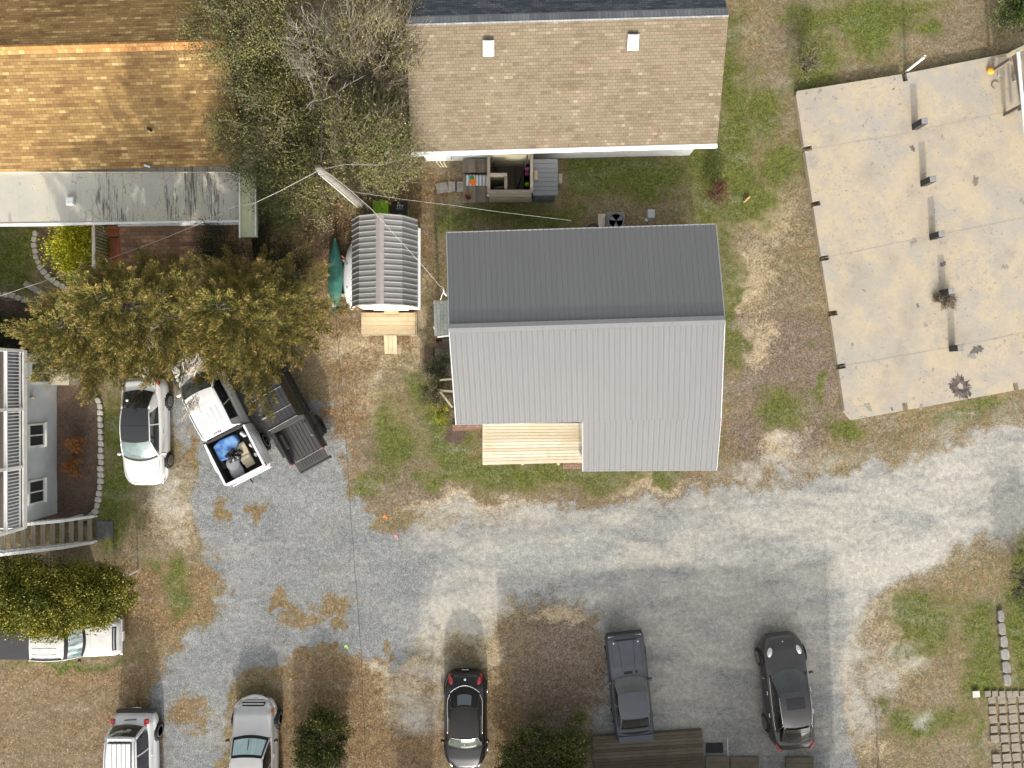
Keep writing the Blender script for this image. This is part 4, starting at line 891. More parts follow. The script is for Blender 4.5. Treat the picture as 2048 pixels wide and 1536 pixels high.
def mirrors(b, parent, y, m, dx=.12):
    for sg in (1,-1):
        x = sg*(b.half(y)-.03); z = b.surf(abs(x), y)
        MB().lathe([(0,-.09),(.05,-.08),(.075,0),(.06,.07),(0,.09)], 10, (x+sg*dx, y-.03, z+.03), 'X').build('mirror', m, parent, smooth=True)
def handles(b, parent, ys, m, z=.82):
    for sg in (1,-1):
        for y in ys: MB().cbox((sg*(b.half(y)+.012), y, z),(.03,.17,.03)).build('door_handle', m, parent, bevel=.01)
def interior(b, g, parent):     # dark cabin floor so that the glass has depth behind it
    pass

def veh(name, x, y, rz, label, cat): return thing(name, (x, y, -.02), label, cat, math.radians(rz))

# 1 silver sedan with black glass roof
c = veh('parked_sedan', -15.69, -2.03, 180.6, 'white sedan with black glass roof parked between the flower bed and the white pickup', 'car')
b = Body([(-2.3,.80,.98,.42),(-2.1,.86,1.03,.3),(-1.3,.895,1.02,.24),(0,.90,.97,.22),(1.2,.89,.96,.24),(1.9,.87,.84,.26),(2.3,.80,.64,.34)], arches=((1.27,.33,.385),(-1.27,.33,.385)), rnd=(.5,.75), endw=(.68,.55), p=2.2)
PS = paint('silver_white', (.56,.56,.55), .0, .35, .6)
b.mesh('body', PS, c); GB = vglass('roof_glass', (.022,.023,.025)); g = Green(b, 1.22, .42, -1.05, -1.78, .60, .56, 1.46, 1.40, zrf=1.41, bowf=.2, ins=.09, wbr=.78)
MB().box(-.78,.78,-1.9,1.7,.2,.62).build('underbody', V['under'], c)
g.roof(GB, c); g.shield(vglass('sedan_windshield', (.10,.14,.14), (.17,.22,.215), rough=.04), c); g.shield(GB, c, 'rear_window', True); g.pillars(PS, c, .03, (.5,))
g.shield(V['seam'], c, 'wiper_cowl', f0=-.02, f1=.10, dz=.006)
for sg in (1,-1): g.sidepanel(vglass('side_glass'), c, 'side_window', sg, (.06,.80), (.02,.86)); g.sidepanel(PS, c, 'rear_quarter', sg, (.78,1), (.84,1), out=.004)
mb = MB()
for v in (.06,.48): mb.grid(lambda a, q: g.top(-1+2*a, v+q*.012)+Vector((0,0,.004)), 14, 1)
mb.build('roof_seam', V['seam'], c, smooth=True)
wheels(c, .955, (1.27,-1.27), .34); mirrors(b, c, .95, PS); handles(b, c, (.0,-.95), V['chrome'], .80)
seam(b, [(.78,1.15),(.72,1.6),(.62,2.02),(.45,2.14),(0,2.18)], c); seam(b, [(.70,-1.72),(.66,-2.12),(0,-2.16)], c)
for sg in (1,-1):
    decal(b, [(sg*.60,2.20),(sg*.70,2.08),(sg*.80,1.80),(sg*.72,1.95)], V['lens'], 'headlight', c, .006, .03); decal(b, [(sg*.62,-2.18),(sg*.80,-1.92),(sg*.79,-2.1),(sg*.66,-2.27)], V['red'], 'tail_light', c, .008, .03)
    MB().tube([(sg*.45,2.30,.48),(sg*.70,2.20,.52),(sg*.84,2.0,.56)], .025, 6).build('bumper_trim', V['chrome'], c, smooth=True)
MB().cbox((0,2.29,.45),(.9,.06,.16)).build('grille', V['seam'], c)
MB().lathe([(0,0),(.055,.0),(.06,.02),(0,.04)],12,(.33,-1.35,1.395)).build('roof_antenna', V['lens'], c)

# 2 white crew cab pickup with loaded bed
WP = paint('truck_white', (.74,.75,.76), .0, .4, .5)
def bed(c, m, y0, y1, w, zt, liner, tail=True, fl=.08, ribs=0, wdl=.09, zf=.78):
    mb = MB()
    for sg in (1,-1):
        a, bb = (w-wdl, w) if sg > 0 else (-w, -w+wdl)
        def fn(u, v, sg=sg):
            y = y0+(y1-y0)*u; q = [(w-.02,zt),(w,zt-.05),(w+.04,zt-.2),(w+.07,zt-.42),(w+.04,.55),(w+.01,.42)]; k = v*5; i = min(int(k), 4); f = k-i
            x = q[i][0]*(1-f)+q[i+1][0]*f; z = q[i][1]*(1-f)+q[i+1][1]*f; flare = fl*math.exp(-((y-(y0+1.0))/.48)**4)*(1 if z < zt-.12 else 0); x += flare
            return Vector((sg*x, y, z))
        mb.grid(fn, 40, 10)
    o = mb.build('bed_side', m, c, smooth=True, solid=.01)
    mb = MB()
    for sg in (1,-1): mb.box(min(sg*w, sg*(w-wdl)), max(sg*w, sg*(w-wdl)), y0+.02, y1, zt-.02, zt+.012)
    mb.build('bed_rail', m, c, bevel=.02)
    mb = MB(); mb.box(-w+wdl, w-wdl, y0+.06, y1, zf-.04, zf); n = ribs or 9
    for k in range(n): x = -w+wdl+.12+(2*w-2*wdl-.24)*k/(n-1); mb.box(x-.025, x+.025, y0+.08, y1-.05, zf, zf+.022)
    mb.build('bed_floor', liner, c)
    mb = MB(); mb.box(-w+wdl-.02,-w+wdl,y0+.06,y1,zf,zt-.02); mb.box(w-wdl,w-wdl+.02,y0+.06,y1,zf,zt-.02); mb.box(-w+wdl,w-wdl,y1-.03,y1-.01,zf,zt); mb.box(-w+.02,w-.02,y1-.01,y1+.05,zf-.1,zt+.01); mb.build('bed_liner', liner, c)
    for sg in (1,-1): MB().cbox((sg*(w-wdl-.1),y0+1.0,zf+.12),(.2,.75,.26)).build('wheel_tub', liner, c, bevel=.08)
    if tail: MB().box(-w+.03,w-.03,y0-.02,y0+.055,.62,zt+.005).build('tailgate', m, c, bevel=.02)
    return o
c = veh('crew_cab_pickup', -12.49, -1.19, 27, 'white pickup with a loaded open bed parked half under the cedar', 'pickup truck')
b = Body([(-.98,.93,1.12,.5),(.6,.94,1.12,.45),(1.6,.94,1.14,.45),(2.5,.92,1.08,.5),(2.85,.84,.95,.55)], rnd=(.05,.5), endw=(1,.75), arches=((2.0,.42,.5),), crown=.05, shoulder=.10)
b.mesh('body', WP, c); MB().box(-.8,.8,-2.8,2.4,.35,.75).build('underbody', V['under'], c)
g = Green(b, 1.75, .95, -.86, -.93, .66, .66, 1.88, 1.86, zrf=1.84, bowf=.18, bowr=.0, bowtr=0, ins=.06, wbr=.93, wbf=.9)
g.roof(WP, c); g.shield(vglass('truck_windshield', (.06,.07,.08), (.2,.23,.26)), c); g.shield(WP, c, 'cab_back', True); g.pillars(WP, c, .04, (.52,))
for sg in (1,-1): g.sidepanel(vglass('side_glass'), c, 'side_window', sg, (.08,.88), (.04,.90), (.12,.9)); g.sidepanel(WP, c, 'cab_corner', sg, (.86,1), (.88,1), out=.006); g.sidepanel(WP, c, 'door_frame', sg, (.06,.9), (.0,.9), (0,.13), .006)
mb = MB()
for sg in (1,-1): mb.tube([g.top(sg*.97, k/8)+Vector((0,0,.012)) for k in range(9)], .014, 5)
mb.build('drip_rail', V['seam'], c)
mb = MB()
for u in (-.62,-.31,0,.31,.62): mb.grid(lambda a, q: g.top(u+.014*a, .42+.45*q)+Vector((0,0,.012*math.sin(math.pi*a)+.003)), 2, 8)
mb.build('roof_rib', plain('roof_rib_grey', (.5,.5,.5), .5), c, smooth=True)
MB().box(-.17,.17,-.95,-.86,1.84,1.90).build('brake_light', V['red'], c, bevel=.02); MB().box(-.13,.13,-.955,-.90,1.875,1.905).build('brake_light_lens', V['lens'], c)
MB().cbox((-.52,.55,1.93),(.06,.14,.05)).build('roof_fin', V['seam'], c, bevel=.02)
DL = plain('dark_liner', (.035,.033,.033), .8, .25, 5)
bed(c, WP, -2.95, -1.03, .96, 1.34, DL, wdl=.10)
MB().box(-.93,.93,-3.12,-2.98,.55,.68).build('rear_bumper', V['chrome'], c, bevel=.03); MB().box(-.9,.9,-3.02,-2.975,1.0,1.2).build('tailgate_step', WP, c, bevel=.02)
for sg in (1,-1): MB().box(min(sg*.90,sg*.985),max(sg*.90,sg*.985),-2.98,-2.84,.95,1.30).build('tail_light', V['red'], c, bevel=.02)
wheels(c, 1.13, (1.98,-1.98), .42, .30); mirrors(b, c, 1.35, WP, .18); handles(b, c, (-.7,.35), V['chrome'], 1.0)
MB().tube([(-.2,-3.1,.5),(-.15,-3.35,.52)], .03, 6).build('hitch', V['seam'], c)
R27 = Matrix.Translation((-12.49,-1.19,0)) @ Matrix.Rotation(math.radians(27),4,'Z')
def inbed(x, y, z): return R27 @ Vector((x, y, z))
mb = MB(); mb.M = R27; mb.prism([(-.75,-1.95),(-.1,-2.05),(.32,-1.5),(.28,-1.18),(-.35,-1.12),(-.75,-1.25)], .80, 1.12)
t = NT('blue_plastic'); o = mb.build('blue_tote', t.done(t.mix(t.mr(t.noise(t.coord('Object'), 3, 4), .4, .6), (.045,.13,.36), (.16,.30,.52)), .4), None, bevel=.05); tag(o, 'blue plastic sheet in the front of the white pickup bed', 'tarp')
mb = MB(); mb.M = R27
def bagfn(u, v):
    a = u*2*math.pi; ph = v*math.pi; r = (.36+.07*math.sin(5*a+3*v)+.05*math.sin(11*a+7*v))*math.sin(ph); return Vector((-.12+r*math.cos(a), -1.98+r*.9*math.sin(a), 1.0+.26*math.cos(ph)*(1+.2*math.sin(7*a))))
mb.grid(bagfn, 30, 12); o = mb.build('rubbish_bag', NT('black_bag').done((.025,.025,.027), .22, 0, .6), None, smooth=False); tag(o, 'shiny black rubbish bag between the blue sheet and the grey pad in the pickup bed', 'bag')
mb = MB(); mb.M = R27
def padfn(u, v):
    y = -2.05-.8*v; w_ = (.27-.05*math.exp(-((v-.45)/.16)**2)); q = math.sqrt(max(0, 1-abs(2*v-1)**4)); x = -.32+(2*u-1)*w_*q; return Vector((x, y, .98+.05*(1-(2*u-1)**2)+.012*math.cos(u*50)))
mb.grid(padfn, 40, 16); o = mb.build('seat_pad', plain('pad_grey', (.25,.255,.275), .8, .1), None, smooth=True, solid=.12); tag(o, 'grey corduroy pad with narrow waist in the white pickup bed', 'cushion')
mb = MB(); mb.M = R27; mb.cbox((.28,-2.16,.98),(.42,1.05,.10), rz=.03); mb.cbox((.25,-2.35,1.05),(.42,.30,.02), rz=.03); mb.cbox((.30,-1.85,1.05),(.40,.28,.02), rz=.03)
o = mb.build('cardboard_sheet', boards('cardboard_tan', (.50,.42,.28), (.40,.36,.28), (.3,.25,.18)), None, bevel=.008); tag(o, 'long folded tan cardboard box in the white pickup bed', 'cardboard')
mb = MB(); mb.M = R27; mb.cbox((.62,-1.35,1.0),(.16,.28,.3), rz=.4); o = mb.build('clear_jug', V['lens'], None, bevel=.06); tag(o, 'clear plastic jug in the front right corner of the pickup bed', 'jug')
mb = MB(); mb.M = R27; mb.cbox((.68,-1.95,.9),(.14,.3,.12), rz=.5); o = mb.build('brown_glove', M['cream'], None, bevel=.05); tag(o, 'tan rag beside the cardboard in the white pickup bed', 'rag')
mb = MB(); mb.M = R27; mb.cbox((.66,-2.35,.92),(.12,.18,.1), rz=.2); o = mb.build('white_cup', M['white'], None, bevel=.03); tag(o, 'small white carton beside the cardboard in the white pickup bed', 'carton')

# 3 black soft top pickup
c = veh('soft_top_pickup', -9.86, -.8, 29, 'black soft top off road pickup parked right of the white pickup', 'pickup truck')
BK = paint('matte_black', (.022,.022,.024), .0, .5, .2); CN = plain('soft_top_canvas', (.032,.032,.034), .85, .15, 8, bump=.2)
b = Body([(-.95,.74,1.12,.5),(1.0,.76,1.12,.5),(2.5,.64,1.08,.55),(2.6,.62,1.0,.55)], rnd=(.04,.15), endw=(1,.9), crown=.03, shoulder=.06)
b.mesh('body', BK, c); MB().box(-.7,.7,-2.5,2.6,.35,.8).build('underbody', V['under'], c)
def jroof(u, v): 
    x = -.645+1.29*u; y = .95-1.88*v; return Vector((x, y, 1.82+.03*(1-(2*u-1)**2)-.012*abs(math.sin(u*math.pi*7))-.01*math.sin(v*9)))
MB().grid(jroof, 60, 20).build('soft_top', CN, c, smooth=True)
mb = MB()
for a, d in (((-.645,.95),(-.645,-.93)),((.645,-.93),(.645,.95))): mb.face((a[0],a[1],1.81),(d[0],d[1],1.81),(d[0]*1.12,d[1],1.12),(a[0]*1.12,a[1],1.12))
mb.build('side_curtain', vglass('curtain', (.015,.015,.016)), c); MB().face((.645,-.93,1.81),(-.645,-.93,1.81),(-.72,-.95,1.12),(.72,-.95,1.12)).build('rear_curtain', CN, c); MB().face((-.645,.95,1.8),(.645,.95,1.8),(.7,1.3,1.14),(-.7,1.3,1.14)).build('windshield', vglass('jw'), c)
mb = MB()
for y in (.45,-.40,-.92): mb.tube([(-.67,y,1.83),(0,y,1.86),(.67,y,1.83)], .012, 6)
mb.build('roof_bow', plain('bow_grey', (.30,.30,.29), .4), c); mb = MB()
for sg in (1,-1): mb.tube([(sg*.66,.95,1.80),(sg*.66,-.93,1.80)], .02, 6)
mb.build('roof_rail', BK, c); MB().tube([(-.62,-.37,1.87),(-.35,-.39,1.87)], .03, 6).build('strap_buckle', V['rim'], c)
t = NT('ribbed_liner'); LN = t.done(t.mix(t.mr(t.noise(t.coord('Object'), 20, 3), .3, .7), (.045,.044,.043), (.075,.073,.07)), .6, 0, .4)
bed(c, BK, -2.55, -1.02, .78, 1.24, LN, tail=False, ribs=8, wdl=.08, fl=.0, zf=.82)
MB().box(-.76,.76,-.98,-.95,1.2,1.27).build('bed_header', LN, c)
mb = MB(); mb.box(-.70,.70,-2.98,-2.58,.80,.85)
for k in range(9): mb.box(-.45+k*.11,-.40+k*.11,-2.9,-2.62,.85,.865)
mb.build('lowered_tailgate', LN, c, bevel=.01); MB().box(-.74,.74,-3.10,-2.96,.52,.68).build('rear_bumper', BK, c, bevel=.03)
for sg in (1,-1):
    MB().box(min(sg*.78,sg*1.0),max(sg*.78,sg*1.0),-2.15,-1.05,.86,.91).build('fender_flare', BK, c, bevel=.03); MB().box(min(sg*.76,sg*.99),max(sg*.76,sg*.99),1.3,2.3,.98,1.03).build('fender_flare', BK, c, bevel=.03); MB().box(min(sg*.72,sg*.78),max(sg*.72,sg*.78),-2.6,-2.5,.9,1.15).build('tail_light', V['red'], c, bevel=.02)
    MB().box(min(sg*.80,sg*.92),max(sg*.80,sg*.92),-.9,1.2,.50,.55).build('side_step', BK, c, bevel=.02); MB().cbox((sg*.95,1.05,1.2),(.2,.12,.18)).build('mirror', BK, c, bevel=.03)
wheels(c, 1.02, (1.8,-1.6), .46, .34, BK)

# 4 pale pickup on the left, nose right
c = veh('rusty_pickup', -19.22, -10.8, -90, 'pale pickup with rusty roof and dark bed cover, partly under the hedge', 'pickup truck')
t = NT('chalky_white'); v = t.coord('Object'); col = t.mix(t.mr(t.noise(v, 3, 5), .35, .65), (.50,.50,.49), (.58,.57,.55)); PW = t.done(col, .5, 0, .4, .2)
t = NT('rust_roof'); v = t.coord('Object'); col = t.mix(t.mr(t.noise(v, 2.2, 4), .52, .60, 0, .5), (.60,.60,.58), (.33,.33,.31))
col = t.mix(t.mr(t.noise(t.map(v, (4.5, 1.6, 1), (1.3,.3,0)), 1.5, 5, .7), .615, .66), col, (.22,.075,.022)); col = t.mix(t.mr(t.noise(t.map(v, (1,1,1), (3,3,0)), 3.0, 5), .60, .64, 0, .6), col, (.50,.42,.30)); RR = t.done(col, .6)
b = Body([(-.85,.81,.98,.45),(.6,.82,.98,.4),(1.3,.82,.98,.42),(2.2,.80,.90,.45),(2.5,.74,.78,.5)], rnd=(.04,.45), endw=(1,.8), arches=((1.72,.33,.40),))
b.mesh('body', PW, c); MB().box(-.7,.7,-2.4,2.0,.3,.7).build('underbody', V['under'], c)
g = Green(b, 1.24, .70, -.74, -.80, .63, .63, 1.62, 1.60, zrf=1.58, bowf=.15, bowr=0, bowtr=0, wbr=.95, ins=.05, crown=.05)
g.roof(RR, c); g.shield(vglass('sunshade_glass', (.10,.17,.17), (.62,.68,.68), 1, .1), c); g.shield(V['seam'], c, 'windshield_band', f0=.80, f1=1.0, dz=.005); g.shield(V['seam'], c, 'wiper_cowl', f0=-.03, f1=.12, dz=.006); g.shield(PW, c, 'cab_back', True); g.pillars(PW, c, .035, (.5,))
for sg in (1,-1): g.sidepanel(vglass('side_glass'), c, 'side_window', sg, (.06,.92), (.02,.95)); MB().tube([g.top(sg*.93, .06+.88*k/6)+Vector((0,0,.02)) for k in range(7)], .022, 6).build('roof_bar', V['seam'], c)
mb = MB()
for u in (-.6,-.2,.2,.6): mb.grid(lambda a, q: g.top(u+.02*a, .2+.7*q)+Vector((0,0,.010*math.sin(math.pi*a)+.003)), 2, 8)
mb.build('roof_rib', plain('rib_shadow', (.30,.29,.27), .6), c, smooth=True)
MB().box(-.80,.80,-2.5,-.87,.45,1.02).build('bed', PW, c, bevel=.04); MB().box(-.82,.82,-2.52,-.86,1.03,1.08).build('bed_cover', plain('vinyl_cover', (.042,.042,.046), .7, .1, 3), c, bevel=.015)
seam(b, [(.66,1.42),(.62,2.30)], c); seam(b, [(0,1.42),(.66,1.42)], c, .01, m=plain('faint_gap', (.25,.25,.25), .7))
for sg in (1,-1): decal(b, [(sg*.54,2.42),(sg*.72,2.36),(sg*.76,2.12),(sg*.60,2.20)], V['lens'], 'headlight', c, .006, .02)
decal(b, [(-.5,2.42),(.5,2.42),(.5,2.28),(-.5,2.28)], V['seam'], 'grille', c, .006); decal(b, [(-.45,2.365),(.45,2.365),(.45,2.335),(-.45,2.335)], V['chrome'], 'grille_bar', c, .014)
MB().box(-.78,.78,2.42,2.56,.42,.62).build('front_bumper', V['chrome'], c, bevel=.04); MB().box(-.2,.2,2.56,2.58,.48,.62).build('licence_plate', V['plate'], c)
wheels(c, .83, (1.72,-1.55), .34); mirrors(b, c, .95, BK, .16)

# 5 white SUV with roof rack, rear up
c = veh('roof_rack_suv', -16.12, -16.25, 180, 'white SUV with slatted roof carrier cut by the bottom edge at the left', 'car')
PW2 = paint('suv_white', (.66,.67,.69), .0, .35, .6)
b = Body([(-2.2,.84,.98,.45),(-1.9,.88,1.05,.35),(0,.90,1.04,.3),(1.2,.89,1.02,.32),(1.95,.86,.94,.36),(2.2,.80,.78,.4)], rnd=(.35,.5), endw=(.78,.75), arches=((1.35,.35,.41),(-1.3,.35,.41)))
b.mesh('body', PW2, c); MB().box(-.78,.78,-1.8,1.8,.2,.7).build('underbody', V['under'], c)
g = Green(b, 1.2, .55, -1.68, -1.98, .66, .62, 1.78, 1.72, zrf=1.70, wbr=.86, bowr=.12, ins=.06)
g.roof(PW2, c); g.shield(vglass('ws'), c); g.shield(vglass('rear_glass', (.03,.032,.03), (.10,.095,.07)), c, 'rear_window', True, -.9, .9, .08, .9, .008); g.shield(PW2, c, 'tailgate', True); g.pillars(PW2, c, .035, (.36,.66))
for sg in (1,-1):
    g.sidepanel(vglass('side_glass', (.03,.032,.045)), c, 'side_window', sg, (.06,.93), (.02,.95)); MB().box(min(sg*.62,sg*.80),max(sg*.62,sg*.80),-2.12,-1.9,.98,1.10).build('tail_light', V['red'], c, bevel=.03)
    MB().tube([g.top(sg*.92,.05+.9*k/6)+Vector((0,0,.05)) for k in range(7)], .02, 6).build('roof_bar', V['chrome'], c)
MB().box(-.84,.84,-2.32,-2.14,.42,.66).build('rear_bumper', plain('bumper_grey', (.05,.05,.055), .6), c, bevel=.08); MB().tube([(-.22,-2.34,.5),(0,-2.37,.5),(.22,-2.34,.5)], .02, 6).build('hitch', V['chrome'], c)
MB().beam((-.3,-2.12,1.08),(.2,-2.10,1.10),.03).build('wiper', V['seam'], c)
rb = MB()
for k in range(5): rb.box(-.47+k*.19,-.47+k*.19+.165,-1.50,-.38,1.84,1.90)
rb = rb.build('carrier_slat', PW2, c, bevel=.02); MB().box(-.49,.49,-1.53,-.35,1.80,1.835).build('carrier_tray', V['seam'], c, bevel=.02)
MB().box(-.5,.5,-1.70,-1.58,1.80,1.85).build('rear_spoiler', PW2, c, bevel=.02)
wheels(c, .96, (1.35,-1.3), .37); handles(b, c, (.3,-.6), V['chrome'], .9)

# 6 silver SUV, front up
c = veh('silver_suv', -10.98, -15.74, 0, 'silver SUV with a pale blue sunshade behind its windshield at the bottom edge', 'car')
PG = paint('light_silver', (.50,.495,.49), .35, .33, .6)
b = Body([(-2.2,.84,1.02,.45),(-1.9,.89,1.07,.35),(0,.92,1.05,.3),(.9,.91,1.07,.32),(1.8,.88,.98,.36),(2.25,.80,.72,.4)], rnd=(.35,.65), endw=(.78,.66), arches=((1.33,.35,.42),(-1.3,.35,.42)))
b.mesh('body', PG, c); MB().box(-.8,.8,-1.9,1.8,.2,.7).build('underbody', V['under'], c)
g = Green(b, .98, .32, -1.6, -1.95, .66, .62, 1.74, 1.70, zrf=1.64, wbf=.90, bowf=.14, ins=.06)
g.roof(PG, c); g.shield(V['seam'], c, 'windshield_frame', dz=-.01); g.shield(vglass('sunshade', (.36,.50,.52), (.44,.60,.60), 1, .15), c, 'windshield', a=-.88, c=.88, f0=.14, f1=.86, dz=.004); g.shield(vglass('rg'), c, 'rear_window', True); g.pillars(PG, c, .033, (.4,.7))
for sg in (1,-1): g.sidepanel(vglass('side_glass', (.015,.015,.016)), c, 'side_window', sg, (.06,.93), (.02,.95))
mb = MB().box(-.56,.56,2.26,2.33,.42,.64); mb.build('front_bumper', V['chrome'], c, bevel=.03)
def hoop(u, v): a = (u-.5)*2; return Vector((a*.86, 2.36-.42*a*a+.10*v, .66-.06*v))
MB().grid(hoop, 20, 2).build('bumper_lip', paint('lip', (.62,.62,.62), .1), c, smooth=True, solid=.08)
decal(b, [(-.5,2.20),(.5,2.20),(.46,2.08),(-.46,2.08)], V['seam'], 'grille', c, .01); MB().cbox((0,2.17,.86),(.9,.025,.02)).build('grille_bar', V['chrome'], c)
for sg in (1,-1): decal(b, [(sg*.58,2.16),(sg*.80,2.02),(sg*.80,1.90),(sg*.58,2.06)], V['lens'], 'headlight', c, .008, .02)
decal(b, [(.74,1.98),(.84,1.90),(.84,1.80),(.76,1.84)], V['amber'], 'turn_signal', c, .012, .02); MB().beam((-.02,.9,1.28),(.0,.55,1.52),.02).build('mirror_stem', V['seam'], c)
wheels(c, 1.0, (1.33,-1.3), .37); mirrors(b, c, .72, BK, .18); handles(b, c, (.0,-.9), PG, .9); seam(b, [(.80,.95),(.78,1.6),(.66,2.02)], c, .008, m=plain('faint_gap2', (.22,.22,.22), .7))

# 7 black convertible, rear up
c = veh('black_convertible', -1.99, -14.36, 180, 'black soft top coupe with red tail lights parked nose down at the bottom centre', 'car')
PB = paint('gloss_black', (.010,.010,.011), 0, .15, .0)
b = Body([(-2.1,.74,.62,.35),(-1.95,.82,.86,.3),(-1.55,.88,1.0,.24),(-1.1,.90,.98,.22),(0,.88,.94,.2),(1.0,.90,.98,.22),(1.5,.88,.93,.25),(1.92,.76,.84,.3),(2.1,.64,.56,.35)], rnd=(.6,.7), endw=(.55,.55), p=2.1, arches=((1.25,.34,.39),(-1.25,.34,.39)), crown=.045)
b.mesh('body', PB, c); MB().box(-.74,.74,-1.7,1.6,.18,.6).build('underbody', V['under'], c); CV = plain('canvas_top', (.018,.017,.017), .95, .15, 10, bump=.15)
g = Green(b, 1.02, .42, -.95, -1.62, .58, .54, 1.47, 1.40, zrf=1.41, bowf=.16, bowr=.28, bowtr=.12, wbr=.74, ins=.13)
g.roof(CV, c, 'soft_top'); g.shield(CV, c, 'soft_top_rear', True); g.shield(vglass('back_light', (.09,.11,.12)), c, 'rear_window', True, -.52, .52, .40, .92, .012); g.shield(vglass('coupe_ws', (.05,.06,.055), (.11,.13,.11)), c); g.pillars(PB, c, .028, ())
for sg in (1,-1): g.sidepanel(vglass('side_glass'), c, 'side_window', sg, (.05,.6), (.02,.62)); g.sidepanel(CV, c, 'soft_top_side', sg, (.58,1), (.6,1), out=.004)
MB().grid(lambda u, v: g.shield and g.bf(-.85+1.7*u).lerp(g.top(-.85+1.7*u,0), .03+.07*v)+Vector((0,.01,.02)), 12, 1).build('wiper', V['seam'], c, smooth=True)
pts = [Vector((sg_*g.side(.16+.0*0, 1).x, 0, 0)) for sg_ in (1,)]
def trimp(q):   # q 0..1 round the back of the top
    if q < .33: v = .2+(q/.33)*.70; p = g.side(v, -1); return p+Vector((-.02,0,.025))
    if q > .67: v = .2+((1-q)/.33)*.70; p = g.side(v, 1); return p+Vector((.02,0,.025))
    u = (q-.5)/.17; a = math.sin(u*math.pi/2); p = g.br(a*.98); return p+Vector((0,-.03,.025))
MB().tube([trimp(k/48) for k in range(49)], .018, 6).build('chrome_trim', V['chrome'], c, smooth=True); MB().tube([g.top(-1+2*k/12,0)+Vector((0,.01,.012)) for k in range(13)], .014, 6).build('windshield_header', V['chrome'], c, smooth=True)
for sg in (1,-1): oval(b, sg*.62, -1.82, .085, .17, sg*.45, V['red'], 'tail_light', c, .04); oval(b, sg*.66, 1.80, .13, .07, -sg*.6, V['chrome'], 'headlight', c, .03)
seam(b, [(.52,-1.72),(.48,-1.98),(0,-2.02)], c, .010, m=plain('seam_grey', (.05,.05,.05), .4)); seam(b, [(.70,1.0),(.55,1.75),(0,1.92)], c, .010, m=plain('seam_grey2', (.06,.06,.06), .4))
MB().lathe([(0,0),(.05,0),(.05,.015),(0,.02)],14,(0,-1.86,b.surf(0,-1.86)+.005)).build('round_badge', V['chrome'], c); MB().cbox((0,-2.14,.62),(.30,.02,.10), rx=.4).build('licence_plate', V['plate'], c); mb = MB(); mb.tube([(.03,.82,1.24),(-.03,.76,1.26),(.03,.70,1.28)], .018, 6)
mb.build('parking_tag', plain('teal_tag', (.15,.5,.5), .5), c); wheels(c, .93, (1.25,-1.25), .34); mirrors(b, c, .78, PB, .12)

# 8 slate blue boxy sedan, front up
c = veh('boxy_sedan', 5.03, -12.93, 6, 'dull slate blue boxy old sedan with its tail over the bottom deck', 'car')
PD = paint('faded_slate', (.062,.066,.082), .1, .5, .15, .12)
b = Body([(-2.25,.78,.95,.42),(-1.8,.82,.96,.35),(0,.83,.94,.28),(1.0,.82,.94,.3),(2.1,.80,.84,.34),(2.27,.77,.72,.38)], rnd=(.14,.16), endw=(.90,.90), p=2.6, arches=((1.4,.30,.35),(-1.3,.30,.35)), crown=.025, shoulder=.07, smooth=3)
b.mesh('body', PD, c); MB().box(-.7,.7,-1.9,1.9,.2,.6).build('underbody', V['under'], c); SG = vglass('side_glass', (.012,.012,.012))
g = Green(b, .58, .08, -1.02, -1.66, .60, .58, 1.39, 1.37, zrf=1.36, bowf=.12, bowr=.03, bowtf=.05, bowtr=.03, wbf=.90, wbr=.80, ins=.06, crown=.03)
g.roof(PD, c); g.shield(vglass('old_ws', (.05,.06,.055), (.075,.085,.075)), c); g.shield(SG, c, 'rear_window', True, -.93, .93, .12, .95, .006); g.shield(PD, c, 'rear_frame', True); g.pillars(plain('pillar_grey', (.16,.165,.17), .4), c, .016, (.49,))
for sg in (1,-1):
    g.sidepanel(SG, c, 'side_window', sg, (.05,.84), (.02,.82)); g.sidepanel(PD, c, 'rear_quarter', sg, (.80,1), (.80,1), out=.006); g.sidepanel(V['chrome'], c, 'quarter_trim', sg, (.70,.715), (.79,.805), out=.01)
    oval(b, sg*.52, 1.98, .035, .035, 0, V['lens'], 'hood_peg', c, .02); MB().cbox((sg*.58,2.20,.68),(.26,.05,.10)).build('headlight', V['lens'], c, bevel=.01)
seam(b, [(.34,2.05),(.26,.85)], c, .018); seam(b, [(.62,2.0),(.60,.95)], c, .009); decal(b, [(-.22,.80),(.14,.80),(.14,.68),(-.22,.68)], V['seam'], 'hood_scoop', c, .006); decal(b, [(.26,.82),(.36,.82),(.36,.70),(.26,.70)], V['seam'], 'washer_grille', c, .006)
decal(b, [(-.75,2.12),(.75,2.12),(.75,2.06),(-.75,2.06)], V['seam'], 'nose_gap', c, .005); MB().box(-.76,.76,2.20,2.32,.42,.60).build('front_bumper', BK, c, bevel=.03); MB().box(-.76,.76,-2.30,-2.2,.45,.65).build('rear_bumper', BK, c, bevel=.03)
def spoil(u, v): a = 2*u-1; return Vector((a*.66, -1.78-.10*v*(1-a*a)-.0, b.surf(.1,-1.8)+.012))
MB().grid(spoil, 16, 2).build('spoiler_gap', V['seam'], c); MB().box(-.74,.74,-2.22,-1.92,.985,1.02).build('spoiler', PD, c, bevel=.03)
MB().cbox((.0,.36,1.165),(.10,.08,.01), rx=-.7).build('parking_tag', plain('teal_tag2', (.15,.5,.5), .5), c); wheels(c, .86, (1.4,-1.3), .31); mirrors(b, c, .40, PD, .10)

